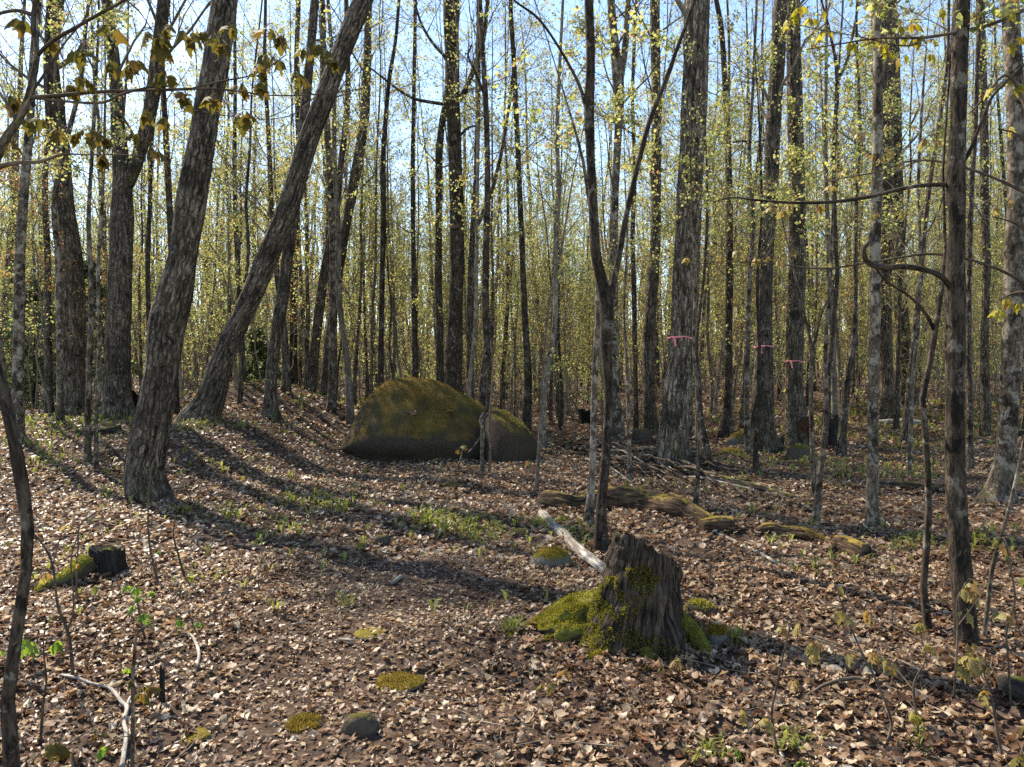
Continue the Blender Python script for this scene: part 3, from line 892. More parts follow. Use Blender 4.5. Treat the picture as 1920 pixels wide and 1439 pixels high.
hand_tree('young_tree', 'slim dark tree with a curved foot, next to the massive ribboned trunk',
    [(1355, 812, 24), (1362, 780, 17), (1366, 720, 15), (1366, 620, 15), (1368, 500, 15), (1368, 420, 13), (1367, 333, 13), (1363, 233, 12), (1358, 133, 11), (1352, 50, 10), (1343, 0, 9)], D=17.5, bark=BARK_DARK, H=13, cb=4.2, nb=18, spread=2.0,
    forks=[dict(pts=[(1370, 268, 4), (1390, 265, 4), (1415, 267, 3), (1436, 262, 2)], end=True, bare=True)])
TR2, TR2_base, TR2_D = hand_tree('maple_tree', 'tall straight trunk with a pink ribbon, its root running toward the mossy stone',
    [(1434, 845, 56), (1430, 800, 44), (1430, 740, 40), (1431, 670, 35), (1433, 580, 31), (1435, 480, 31), (1440, 420, 30), (1446, 333, 28), (1452, 200, 28), (1460, 80, 27), (1464, 0, 26)], H=16, cb=5.5, nb=22, spread=2.6, bark=BARK_MID, flare=0.8, amp=0.04)
TR3, TR3_base, TR3_D = hand_tree('maple_tree', 'tall straight trunk with a bright pink ribbon and a reddish rotten hollow at its foot',
    [(1494, 832, 56), (1492, 800, 44), (1490, 747, 35), (1489, 680, 34), (1492, 580, 34), (1496, 480, 32), (1495, 400, 31), (1492, 267, 30), (1489, 133, 28), (1487, 0, 25)], H=16, cb=5.5, nb=22, spread=2.6, bark=BARK_MID, flare=0.7, amp=0.04)
hand_tree('young_tree', 'thin stem shadowing the ribboned trunk with the running root',
    [(1402, 846, 13), (1400, 760, 11), (1402, 640, 10), (1405, 520, 9), (1412, 420, 8), (1405, 300, 7), (1412, 160, 6), (1418, 20, 5)], D=14.0, bark=BARK_SLIM, H=9, cb=3.4, nb=14, spread=1.4)
hand_tree('sapling', 'bare-stemmed sapling with a wide forked top above the broken grey stump',
    [(1546, 838, 11), (1551, 760, 10), (1554, 690, 10), (1562, 620, 9), (1570, 520, 8), (1567, 460, 8), (1563, 300, 8), (1570, 153, 8), (1558, 70, 5), (1540, 0, 4)], D=14.5, bark=BARK_DARK, H=9, cb=4.0, nb=10, spread=1.4,
    forks=[dict(pts=[(1571, 152, 6), (1588, 115, 6), (1600, 60, 5), (1612, 0, 4)], h=0.8)])
hand_tree('sapling', 'Y-shaped sapling standing before the bright-ribboned trunk',
    [(1526, 935, 11), (1524, 860, 9), (1521, 780, 9), (1521, 713, 9), (1521, 660, 8), (1514, 615, 6), (1500, 560, 5), (1487, 500, 4)], D=9.2, bark=BARK_MID, H=4.6, cb=2.4, nb=8, spread=0.9,
    forks=[dict(pts=[(1522, 662, 6), (1530, 630, 6), (1543, 580, 5), (1557, 556, 4), (1565, 520, 3)], h=0.8, cb=2.4)])
hand_tree('sapling', 'straight brown sapling crossing in front of the Y-shaped one',
    [(1530, 975, 14), (1537, 900, 11), (1545, 820, 9), (1550, 740, 8), (1548, 650, 7), (1556, 540, 6), (1560, 430, 5)], D=7.6, bark=BARK_SLIM, H=4.6, cb=2.2, nb=8, spread=0.9)
hand_tree('young_tree', 'bent brown tree growing beside the broken grey stump',
    [(1578, 840, 18), (1582, 780, 16), (1588, 715, 15), (1598, 660, 13), (1603, 600, 10), (1604, 500, 8), (1606, 380, 7), (1612, 240, 6), (1606, 60, 5)], D=13.8, bark=BARK_MID, H=10, cb=4.0, nb=14, spread=1.6)
hand_tree('young_tree', 'slim mottled tree planted in open leaves by the orange-mossed log end',
    [(1637, 990, 27), (1636, 960, 23), (1636, 900, 21), (1637, 800, 20), (1638, 700, 20), (1640, 600, 20), (1641, 480, 19), (1644, 360, 19), (1646, 240, 18), (1646, 120, 17), (1645, 0, 16)], bark=BARK_SLIM, H=9, cb=4.6, nb=12, spread=1.6, amp=0.04, flare=0.35)
hand_tree('grey_tree', 'broad grey trunk with bared roots standing behind the slim mottled tree',
    [(1664, 752, 40), (1663, 720, 27), (1661, 640, 24), (1659, 540, 26), (1660, 420, 25), (1661, 300, 25), (1659, 180, 28), (1657, 80, 30), (1656, 0, 30)], D=20, H=15, cb=5.0, nb=22, spread=2.6, flare=0.8)
hand_tree('grey_tree', 'grey trunk inclined at the foot beside a dark root hollow far up the slope',
    [(1704, 716, 36), (1700, 690, 28), (1694, 620, 25), (1687, 540, 26), (1684, 440, 24), (1681, 300, 22), (1678, 150, 20), (1672, 0, 18)], D=23, H=15, cb=4.6, nb=22, spread=2.6)
hand_tree('young_tree', 'upright knobbly tree with two long arching side branches',
    [(1813, 1224, 46), (1811, 1180, 41), (1805, 1100, 40), (1797, 1000, 37), (1792, 900, 37), (1790, 820, 36), (1791, 730, 33), (1793, 640, 33), (1791, 565, 37), (1791, 500, 33), (1795, 420, 27), (1793, 365, 33), (1791, 325, 35), (1797, 240, 28), (1799, 140, 29), (1801, 60, 30), (1803, 0, 30)],
    D=4.0, bark=BARK_DARK, H=6.5, cb=3.8, nb=10, spread=1.2, amp=0.035, flare=0.12,
    forks=[dict(pts=[(1784, 346, 11), (1760, 345, 9), (1725, 346, 8), (1690, 352, 8), (1640, 363, 8), (1580, 369, 7), (1510, 368, 6), (1440, 359, 5), (1395, 352, 3), (1360, 360, 2)], end=True, bare=True, depth=0.25),
           dict(pts=[(1790, 556, 14), (1777, 538, 12), (1757, 520, 11), (1725, 510, 11), (1680, 505, 11), (1640, 508, 11), (1610, 505, 10), (1596, 494, 10), (1591, 476, 9), (1600, 460, 8), (1598, 446, 6)], end=True, bare=True, depth=-0.2),
           dict(pts=[(1800, 312, 9), (1815, 290, 8), (1830, 255, 7), (1850, 205, 7), (1862, 180, 6), (1890, 150, 5), (1925, 118, 4)], end=True, bare=True),
           dict(pts=[(1770, 358, 4), (1762, 390, 3), (1742, 430, 3), (1722, 458, 2)], end=True, bare=True)])
hand_tree('sapling', 'snaking dark sapling with a Y top close beside the knobbly tree with arching branches',
    [(1741, 1196, 16), (1738, 1150, 14), (1730, 1080, 12), (1737, 1030, 13), (1741, 960, 13), (1738, 850, 12), (1732, 785, 12), (1730, 735, 12), (1746, 668, 11), (1755, 610, 11), (1763, 560, 9), (1770, 515, 8), (1772, 440, 6), (1768, 330, 5), (1776, 200, 4)],
    D=4.25, bark=BARK_DARK, H=4.4, cb=3.0, nb=8, spread=0.8,
    forks=[dict(pts=[(1752, 620, 8), (1735, 588, 7), (1715, 565, 6), (1690, 545, 6), (1662, 528, 5), (1640, 500, 3)], end=True, bare=True)])
hand_tree('grey_tree', 'mottled trunk with a mossy widened base standing at the wood’s edge beyond the knobbly tree',
    [(1872, 948, 70), (1876, 915, 46), (1884, 860, 37), (1890, 780, 34), (1896, 680, 35), (1900, 580, 37), (1904, 480, 36), (1908, 350, 34), (1905, 200, 32), (1897, 80, 30), (1892, 0, 30)], D=8.6, H=11, cb=5.0, nb=14, spread=2.0, bark=BARK_SLIM, flare=0.5, amp=0.05)
hand_tree('sapling', 'pale thin leaning sapling arching outward beside the knobbly tree’s foot',
    [(1842, 1205, 9), (1853, 1140, 7), (1856, 1085, 8), (1873, 1022, 8), (1889, 965, 7), (1908, 890, 7), (1920, 825, 6), (1950, 740, 4)], D=4.1, bark=BARK_SLIM, H=2.4, cb=2.0, nb=4, spread=0.6)
hand_tree('young_tree', 'straight dim pole just beyond the knobbly tree',
    [(1818, 870, 14), (1818, 760, 11), (1816, 640, 11), (1817, 520, 10), (1821, 380, 9), (1829, 240, 8), (1834, 80, 7)], D=11.8, bark=BARK_MID, H=9, cb=3.6, nb=14, spread=1.5)
hand_tree('young_tree', 'leaf-speckled grey tree rising behind the knobbly tree’s upper stem',
    [(1848, 770, 18), (1846, 640, 15), (1850, 500, 14), (1846, 360, 16), (1845, 230, 15), (1840, 110, 17), (1838, 0, 15)], D=17, bark=BARK_MID, H=13, cb=3.6, nb=24, spread=2.0)
hand_tree('young_tree', 'thin pole in the open leaves between the slim mottled tree and the snaking sapling',
    [(1705, 905, 8), (1708, 800, 8), (1712, 700, 7), (1722, 600, 7), (1726, 480, 6), (1722, 340, 6), (1730, 180, 5)], D=11, bark=BARK_SLIM, H=7.5, cb=2.8, nb=12, spread=1.2)
hand_tree('sapling', 'thin straight sapling standing by the end of the mossy log',
    [(1303, 962, 12), (1308, 900, 9), (1311, 820, 8), (1308, 740, 7), (1300, 640, 6), (1304, 520, 5), (1298, 400, 4)], D=7.9, bark=BARK_SLIM, H=5.5, cb=2.6, nb=10, spread=0.9)
hand_tree('sapling', 'leaning dark sapling beside the massive ribboned trunk’s root',
    [(1333, 880, 13), (1325, 830, 10), (1316, 790, 9), (1312, 730, 8), (1306, 640, 7), (1320, 520, 6), (1326, 380, 5)], D=11.6, bark=BARK_DARK, H=7, cb=2.8, nb=12, spread=1.2)
hand_tree('sapling', 'short straight sapling growing from the brush heap',
    [(1180, 905, 10), (1180, 850, 8), (1178, 780, 8), (1176, 690, 7), (1170, 580, 5), (1176, 450, 4)], D=10.2, bark=BARK_SLIM, H=5.5, cb=2.4, nb=10, spread=1.0)
hand_tree('sapling', 'spindly sapling in front of the smaller dark boulder’s outer edge',
    [(1005, 930, 9), (1009, 870, 7), (1013, 800, 6), (1018, 700, 5), (1030, 560, 4), (1052, 470, 4), (1075, 330, 3)], D=9.4, bark=BARK_TWIG, H=4.6, cb=2.3, nb=10, spread=0.9)
hand_tree('sapling', 'dark sapling standing free in the leaves near the two ribboned trunks',
    [(1418, 884, 13), (1417, 840, 8), (1421, 760, 8), (1424, 660, 7), (1420, 540, 6), (1428, 400, 5), (1424, 240, 4)], D=11.4, bark=BARK_DARK, H=7, cb=3.0, nb=12, spread=1.1)
# crooked broken sapling at the left frame edge
hand_tree('sapling', 'crooked lichen-blotched sapling with dark knots rising from the leaves beside the mossed small stump',
    [(24, 1500, 30), (22, 1420, 28), (14, 1310, 25), (24, 1240, 22), (38, 1140, 21), (49, 1070, 20), (53, 1010, 22), (47, 950, 24), (36, 870, 24), (22, 800, 23), (12, 755, 24), (2, 715, 16), (-14, 660, 14), (-34, 560, 12), (-40, 440, 10)],
    D=2.65, bark=BARK_DARK, H=3.2, cb=2.4, nb=6, spread=0.6, amp=0.05, flare=0.1, leafmat=LEAF_WOODS)

# ------------------------------------------------------------------ young trees filling the woods (copies of a few kinds)
def proto_tree(rg, H, r0, cb, nb, spread, per, leaf, bark, lmat, lean, k2=5, k3=4, seg=9, leafy=(0.8, 0.75, 0.28, 0.14)):
    n = 12
    z = np.linspace(-0.15, H, n)
    w = np.cumsum(rg.normal(0, lean, (n, 2)), axis=0)
    w[:2] = 0
    drift = rg.normal(0, lean * 1.2, 2)
    P = np.stack([w[:, 0] + drift[0] * z, w[:, 1] + drift[1] * z, z], -1)
    Rr = r0 * np.interp(z, [-0.2, 0, 0.5, H], [1.5, 1.35, 1.0, 0.12])
    C = catmull(np.hstack([P, Rr[:, None]]), 40)
    mb = MB()
    tube(mb, C[:, :3], np.maximum(C[:, 3], 0.004), seg, fissured(int(rg.integers(1, 999)), 0.05, 0.25, 4, 0.2, 0.08))
    li, le = make_crown(rg, C[:, :3], C[:, 3], 0.0, cb, H, nb, spread, per, leaf, k2, k3, leafy=leafy)
    return mb.mesh('trunk', bark), li.mesh('twigs', TWIG_FAR), le.mesh('crown', lmat, smooth=False)

rp = np.random.default_rng(23)
FULL = (0.9, 0.9, 0.8, 0.55)
BARKS = ((BARK_FAR, 'pale-barked'), (BARK_MID, 'brown-barked'), (BARK_SLIM, 'lichen-mottled'))
KINDS = {
    'pole': [(*proto_tree(rp, rp.uniform(11, 14), rp.uniform(0.036, 0.07), 2.4, 28, 1.8, 3, 0.05, b[0], LEAF_WOODS, 0.04, 6, 5), b[1]) for b in BARKS * 2],
    'far_pole': [(*proto_tree(rp, rp.uniform(10, 14), rp.uniform(0.04, 0.075), 2.0, 28, 2.0, 3, 0.06, b[0], LEAF_WOODS, 0.04, 6, 4, leafy=FULL), b[1]) for b in BARKS * 2],
    'mature': [(*proto_tree(rp, rp.uniform(15, 17), rp.uniform(0.12, 0.17), 4.5, 32, 2.8, 2, 0.055, b[0], LEAF_WOODS, 0.05, seg=14, leafy=(0.9, 0.9, 0.6, 0.4)), b[1]) for b in BARKS],
    'sapling': [(*proto_tree(rp, rp.uniform(4, 7), rp.uniform(0.016, 0.03), 0.9, 22, 1.25, 3, 0.048, TWIG_FAR, lm, 0.05, 4, 3, 6), w)
                for lm, w in ((LEAF_WOODS, 'green-leaved'), (LEAF_WOODS, 'green-leaved'), (LEAF_WOODS, 'green-leaved'), (LEAF_WOODS, 'green-leaved'), (LEAF_RED, 'bronze-leaved'))],
}
WORDS = {'pole': ('young_tree', '{} pole-straight young tree', 'tree', 'pole-straight young trees'), 'far_pole': ('young_tree', '{} leafy young tree', 'tree', 'leafy young trees'),
         'mature': ('grey_tree', '{} full-grown trunk', 'tree', 'full-grown trunks'), 'sapling': ('sapling', '{} wispy sapling', 'sapling', 'wispy saplings')}
MARKS = [(20, 'the dark evergreens'), (137, 'the shaggy-barked tree'), (225, 'the hollow black stump'), (310, 'the thick grooved maple'), (430, 'the slanting maple'), (510, 'the leafy mound'),
         (610, 'the curving grey tree'), (700, 'the mossy boulder’s green end'), (780, 'the mossy boulder’s crest'), (850, 'the thick dark straight trunk'), (950, 'the smaller dark boulder'),
         (1060, 'the brush heap'), (1140, 'the dark forked tree'), (1225, 'the leaf-hung tall grey trunk'), (1280, 'the massive ribboned trunk'), (1365, 'the curve-footed dark tree'),
         (1432, 'the ribboned trunk with the running root'), (1490, 'the ribboned trunk with the rotten hollow'), (1566, 'the broken grey stump'), (1640, 'the slim mottled tree'),
         (1700, 'the trunk with the dark root hollow'), (1790, 'the knobbly tree'), (1890, 'the mossy-based mottled trunk')]
taken = [(o.location.x, o.location.y) for o in COL.objects if o.get('category') in ('tree', 'sapling')]

def fill_woods(kind, count, d0, d1, mind, smin=0.85, smax=1.15, seed=1):
    rg = np.random.default_rng(seed)
    name, lab, cat, grp = WORDS[kind]
    made = tries = 0
    while made < count and tries < count * 60:
        tries += 1
        d = math.sqrt(rg.uniform(d0 ** 2, d1 ** 2))
        s = rg.uniform(-0.76, 0.76)
        x = s * d
        if any((x - a) ** 2 + (d - b) ** 2 < mind ** 2 for a, b in taken):
            continue
        if -2.6 < x < 1.1 and 10 < d < 15.2:
            continue
        taken.append((x, d))
        px = 960 + s * FPX
        mark = min(MARKS, key=lambda m: abs(m[0] - px))[1]
        tr, tw, cr, look = KINDS[kind][int(rg.integers(len(KINDS[kind])))]
        how = 'just beyond ' if d < d0 + 0.35 * (d1 - d0) else ('deep in the woods beyond ' if d > d0 + 0.72 * (d1 - d0) else 'some way beyond ')
        root = thing(name, lab.format(look) + ' ' + how + mark, cat, (x, d, float(ground_z(x, d))), grp + ' ' + how + mark)
        root.rotation_euler = (rg.normal(0, 0.025), rg.normal(0, 0.025), rg.uniform(0, 6.28))
        k = rg.uniform(smin, smax)
        root.scale = (k, k, k)
        link('trunk', tr, root)
        c = link('crown', cr, root)
        link('twigs', tw, c)['kind'] = 'stuff'
        made += 1
fill_woods('mature', 22, 23, 44, 1.8, seed=5)
fill_woods('pole', 70, 14.5, 25, 0.7, 0.75, 1.2, seed=6)
fill_woods('far_pole', 120, 24, 44, 0.7, 0.75, 1.2, seed=7)
fill_woods('sapling', 140, 13.5, 38, 0.5, 0.7, 1.25, seed=8)

# ------------------------------------------------------------------ the far woods, one mass
def far_woods():
    rg = np.random.default_rng(31)
    mb, ml = MB(), MB()
    n = 1500
    y = np.sqrt(rg.uniform(38 ** 2, 105 ** 2, n))
    x = rg.uniform(-0.95, 0.95, n) * y
    H = rg.uniform(9, 19, n)
    r = rg.uniform(0.03, 0.14, n)
    t = np.linspace(0, 1, 5)
    w = np.cumsum(rg.normal(0, 0.022, (n, 5, 2)), axis=1) * H[:, None, None]
    w -= w[:, :1]
    P = np.stack([x[:, None] + w[..., 0], y[:, None] + w[..., 1], ground_z(x, y)[:, None] - 0.1 + t * H[:, None]], -1)
    Rr = r[:, None] * np.array([1.15, 0.9, 0.7, 0.45, 0.15])
    batch_tubes(mb, P, Rr, 5)
    L = rg.uniform(1.2, 2.6, (n, 1))
    P1, R1 = sprout(rg, P, Rr, 8, 0.2, 0.98, 0.5, 1.2, 0.6, 1.1, 3, 0.25, 0.07, 0.4, 0.008, lens=L)
    batch_tubes(mb, P1, R1, 3)
    P2, R2 = sprout(rg, P1, R1, 2, 0.2, 1.0, 0.4, 1.0, 0.3, 0.6, 2, 0.1, 0.07, 0.6, 0.006)
    batch_tubes(mb, P2, R2, 3)
    A = np.concatenate([P2[:, -1], P1[:, -1]])
    add_leaves(ml, rg, A, 0.15, 4, 0.28, 0.3)
    # low undergrowth between the trunks
    m = 16000
    yy = np.sqrt(rg.uniform(30 ** 2, 100 ** 2, m))
    xx = rg.uniform(-0.95, 0.95, m) * yy
    zz = ground_z(xx, yy) + rg.uniform(0.1, 1.0, m) ** 1.6 * 4.5
    add_leaves(ml, rg, np.stack([xx, yy, zz], -1), 0.17, 7, 0.5, 0.2)
    o = link('far_woods', mb.mesh('far_woods', BARK_FAR), kind='stuff')
    o['label'] = 'distant mass of bare trunks closing the view'
    o2 = link('far_foliage', ml.mesh('far_foliage', LEAF_WOODS, smooth=False), kind='stuff')
    o2['label'] = 'distant haze of new spring leaves among the far trunks'
far_woods()

def thicket():
    rg = np.random.default_rng(57)
    mb, ml = MB(), MB()
    n = 1500
    y = np.sqrt(rg.uniform(15.5 ** 2, 44 ** 2, n))
    x = rg.uniform(-0.8, 0.8, n) * y
    clear = fbm(np.stack([x * 0.22, y * 0.22, x * 0], -1), 4, 2) + rg.normal(0, 0.25, n) > -0.25
    clear &= ~((x > 3.0) & (y < 21) & (rg.uniform(size=n) < 0.75))
    x, y = x[clear], y[clear]
    n = len(x)
    H = rg.uniform(1.2, 6.0, n)
    t = np.linspace(0, 1, 5)
    w = np.cumsum(rg.normal(0, 0.05, (n, 5, 2)), axis=1) * H[:, None, None]
    w -= w[:, :1]
    P = np.stack([x[:, None] + w[..., 0], y[:, None] + w[..., 1], ground_z(x, y)[:, None] - 0.05 + t * H[:, None]], -1)
    Rr = rg.uniform(0.006, 0.022, (n, 1)) * np.array([[1.2, 1.0, 0.8, 0.55, 0.2]])
    batch_tubes(mb, P, Rr, 5)
    P1, R1 = sprout(rg, P, Rr, 7, 0.15, 1.0, 0.5, 1.2, 0.16, 0.34, 3, 0.2, 0.07, 0.6, 0.003)
    batch_tubes(mb, P1, R1, 3)
    P2, R2 = sprout(rg, P1, R1, 3, 0.2, 1.0, 0.4, 1.0, 0.35, 0.7, 2, 0.1, 0.08, 0.6, 0.002)
    batch_tubes(mb, P2, R2, 3)
    A = np.concatenate([P2[:, -1], P1[:, -1]])
    A = A[rg.uniform(size=len(A)) < 0.75]
    add_leaves(ml, rg, A, 0.06, 4, 0.05)
    o = link('thicket', mb.mesh('thicket', TWIG_FAR), kind='stuff')
    o['label'] = 'tangle of thin bare stems filling the understorey'
    o = link('thicket_foliage', ml.mesh('thicket_foliage', LEAF_WOODS, smooth=False), kind='stuff')
    o['label'] = 'pale new leaves speckling the understorey tangle'
thicket()

# ------------------------------------------------------------------ small evergreens
def evergreen(label, px, D, H, seed, group=None):
    rg = np.random.default_rng(seed)
    p = at(px, 740, D)
    base = np.array([p[0], p[1], float(ground_z(p[0], p[1]))])
    root = thing('evergreen_tree', label, 'tree', base, group)
    z = np.linspace(-0.1, H, 10)
    P = np.stack([rg.normal(0, 0.02, 10), rg.normal(0, 0.02, 10), z], -1)
    Rr = np.interp(z, [0, H], [0.05, 0.006])
    mb = MB()
    tube(mb, P, Rr, 7)
    link('trunk', mb.mesh('trunk', BARK_DARK), root)
    tw, lf = MB(), MB()
    n = int(H * 26)
    zz = rg.uniform(0.12, 0.98, n) * H
    Ls = (H - zz) / H * H * 0.34 + 0.15
    az = rg.uniform(0, 6.28, n)
    d = np.stack([np.cos(az), np.sin(az), rg.uniform(-0.25, 0.15, n)], -1)
    t = np.linspace(0, 1, 4)[None, :, None]
    b = np.stack([np.zeros(n), np.zeros(n), zz], -1)
    P1 = b[:, None] + d[:, None] * t * Ls[:, None, None] - np.array([0, 0, 0.12]) * t ** 2 * Ls[:, None, None]
    R1 = np.full((n, 4), 0.006) * np.array([[1.3, 1, 0.7, 0.4]])
    batch_tubes(tw, P1, R1, 3)
    P2, R2 = sprout(rg, P1, R1, 7, 0.15, 1.0, 0.5, 1.0, 0.2, 0.45, 3, -0.1, 0.03, 0.6, 0.003)
    batch_tubes(tw, P2, R2, 3)
    A = np.concatenate([P2[:, -1], P2[:, 1], P1[:, 2], P1[:, 3]])
    add_leaves(lf, rg, A, 0.10, 5, 0.05, 0.15, 0.1)
    c = link('crown', lf.mesh('crown', NEEDLE, smooth=False), root)
    link('twigs', tw.mesh('twigs', BARK_TWIG), c)['kind'] = 'stuff'
evergreen('dark young evergreen behind the narrow brown tree on the bank', 66, 19, 3.4, 3)
evergreen('dark evergreen with drooping boughs just behind the shaggy-barked tree', 168, 21, 4.2, 4)
evergreen('small evergreen showing green behind the leafy mound', 482, 22, 2.2, 5)

# ------------------------------------------------------------------ boulders
def loft_boulder(name, label, xs, tops, prof, Dep, yc, mat, seed, nlong=90, nround=64, amp=0.04, lean=None):
    """cross-sections swept along x: tops = height of the crest above the ground at xs, prof = (y, z) outline of one section"""
    x = np.linspace(xs[0], xs[-1], nlong)
    u = np.linspace(0, 1, nlong)
    Ht = np.interp(x, xs, tops)
    ker = np.ones(5) / 5
    Ht = np.convolve(np.pad(Ht, 2, 'edge'), ker, 'valid')
    Dp = Dep * np.clip(np.sin(np.pi * np.clip(u, 0.0, 1.0)), 0, 1) ** 0.42
    pr = catmull(np.array([(a, b, 0) for a, b in prof]), nround)[:, :2]
    Y = yc + Dp[:, None] * pr[None, :, 0]
    if lean is not None:
        Y = Y + lean * (u[:, None] - 0.5)
    gz = ground_z(x, np.full(nlong, yc - Dep * 0.6))[:, None]
    Z = gz + Ht[:, None] * pr[None, :, 1]
    X = np.repeat(x[:, None], nround, 1)
    V = np.stack([X, Y, Z], -1)
    n1 = fbm(V * 1.1, seed, 3)
    n2 = fbm(V * 4.5, seed + 5, 3)
    cen = np.stack([X, np.full_like(X, yc), gz + 0.3 * Ht[:, None] + 0 * X], -1)
    dirv = unit(V - cen)
    V = V + dirv * (amp * n1 + amp * 0.33 * n2)[..., None]
    i = np.arange(nlong - 1)[:, None] * nround
    j = np.arange(nround - 1)[None]
    q = np.stack([i + j, i + nround + j, i + nround + j + 1, i + j + 1], -1).reshape(-1, 4)
    mb = MB()
    org = np.array([x.mean(), yc, float(ground_z(x.mean(), yc))])
    v = V.reshape(-1, 3)
    nv = len(v)
    v = np.vstack([v, V[0].mean(0), V[-1].mean(0)])
    a = np.arange(nround - 1)
    tr = np.concatenate([np.stack([np.full(nround - 1, nv), a, a + 1], -1), np.stack([np.full(nround - 1, nv + 1), (nlong - 1) * nround + a + 1, (nlong - 1) * nround + a], -1)])
    mb.add(v, tr, q)
    return thing(name, label, 'boulder', org, None, mb.mesh(name, mat, origin=org)), V

def bx(px, D):
    return (px - 960.0) / FPX * D
DB = 12.6
bpx = [638, 652, 672, 690, 705, 722, 745, 775, 805, 835, 862, 885, 903, 916, 924]
bpy_ = [846, 815, 775, 745, 730, 716, 709, 709, 714, 723, 737, 748, 760, 776, 806]
tops = [(1.5 - (b - HORIZON) / FPX * (DB + 0.6)) - float(ground_z(bx(a, DB), DB)) for a, b in zip(bpx, bpy_)]
tops = [max(t, 0.16) for t in tops]
PROF = [(0.95, -0.25), (0.92, 0.35), (0.70, 0.80), (0.30, 0.98), (0.0, 1.0), (-0.30, 0.90), (-0.60, 0.66), (-0.88, 0.40), (-0.97, 0.27), (-0.90, 0.14), (-0.80, 0.02), (-0.74, -0.30)]
BOULDER, BV = loft_boulder('mossy_boulder', 'huge rounded boulder thickly covered in olive and golden moss', [bx(a, DB + 0.65) for a in bpx], tops, PROF, 1.15, DB + 0.75, ROCK_MOSSY, 41)
b2 = [908, 916, 926, 945, 965, 985, 1000, 1008, 1013]
b2y = [790, 772, 766, 772, 785, 799, 818, 838, 865]
tops2 = [max((1.5 - (b - HORIZON) / FPX * (DB + 0.1)) - float(ground_z(bx(a, DB - 0.3), DB - 0.3)), 0.12) for a, b in zip(b2, b2y)]
PROF2 = [(0.95, -0.25), (0.92, 0.45), (0.6, 0.92), (0.15, 1.0), (-0.3, 0.97), (-0.62, 0.86), (-0.82, 0.62), (-0.90, 0.35), (-0.92, 0.10), (-0.90, -0.30)]
BOULDER2, BV2 = loft_boulder('dark_boulder', 'smaller dark boulder with bare upright face, tucked against the mossy one', [bx(a, DB + 0.2) for a in b2], tops2, PROF2, 0.85, DB + 0.35, ROCK_BROWN, 57, 60, 48, 0.05)

def surface_fuzz(name, V, mat, parent, count, size, seed, zmin=0.15, mask=None):
    """short moss blades standing on the upward faces of a grid surface"""
    rg = np.random.default_rng(seed)
    N = unit(np.cross(np.gradient(V, axis=0), np.gradient(V, axis=1)))
    if N[..., 2].mean() < 0:
        N = -N
    a, b = V.shape[:2]
    i = rg.integers(0, a - 1, count)
    j = rg.integers(0, b - 1, count)
    s, t = rg.uniform(size=(2, count, 1))
    P = V[i, j] * (1 - s) * (1 - t) + V[i + 1, j] * s * (1 - t) + V[i, j + 1] * (1 - s) * t + V[i + 1, j + 1] * s * t
    n = N[i, j]
    ok = n[:, 2] + 0.5 * fbm(P * 2.5, seed, 3) > zmin
    if mask is not None:
        ok &= mask(P)
    P, n = P[ok], n[ok]
    d = unit(n * 0.8 + np.array([0, 0, 0.35]) + rg.normal(0, 0.45, (len(P), 3)))
    sd = unit(np.cross(d, rg.normal(size=(len(P), 3))))
    L = (size * rg.uniform(0.5, 1.4, len(P)))[:, None]
    v = np.stack([P - sd * L * 0.2 - n * 0.004, P + sd * L * 0.2 - n * 0.004, P + d * L], 1)
    mb = MB()
    mb.add(v.reshape(-1, 3), np.arange(len(P) * 3).reshape(-1, 3))
    org = np.array(parent.location)
    link(name, mb.mesh(name, mat, smooth=False, origin=org), parent, kind='stuff')
surface_fuzz('moss', BV, MOSS_BOULDER, BOULDER, 32000, 0.026, 3, 0.74)
surface_fuzz('moss', BV2, MOSS_FUZZ, BOULDER2, 5000, 0.025, 4, 0.75)

# two curled leaves and bits lying on the boulder
def dry_leaf_on(px, py, D, s, rot):
    rg = np.random.default_rng(int(px))
    m1 = MB()
    v = litter_verts(rg, MAPLE_C, np.zeros(1), np.zeros(1), np.array([1.0]), np.zeros(1), 0.8)[0] - [0, 0, float(ground_z(0.0, 0.0))]
    m1.add(v * s, MAPLE_T)
    return m1.mesh('dry_leaf', LEAF_DEAD)
def boulder_top(px, py):
    r = cam_ray(px, py)
    P = BV.reshape(-1, 3)
    q = P - CAM
    t = q @ r / (r @ r)
    dist = np.linalg.norm(q - t[:, None] * r, axis=1)
    k = np.argsort(dist)[:6]
    k = k[np.argmin(t[k])]
    return P[k]
for i, (px, py, s) in enumerate(((775, 776, 0.16), (848, 775, 0.17), (800, 842, 0.09), (742, 822, 0.09))):
    p = boulder_top(px, py)
    lab = ('curled brown dead leaf standing upright on the mossy boulder', 'folded brown dead leaf lying on the mossy boulder’s upper face',
           'small pale dead leaf by the lower lip of the mossy boulder', 'tiny tan dead leaf low on the mossy boulder’s green end')[i]
    o = thing('dry_leaf', lab, 'leaf', p + np.array([0, -0.01, 0.02]), None, dry_leaf_on(px, py, 13, s, 0))
    o.rotation_euler = (1.0 if i == 0 else 0.5, 0.2, 0.7 * i)

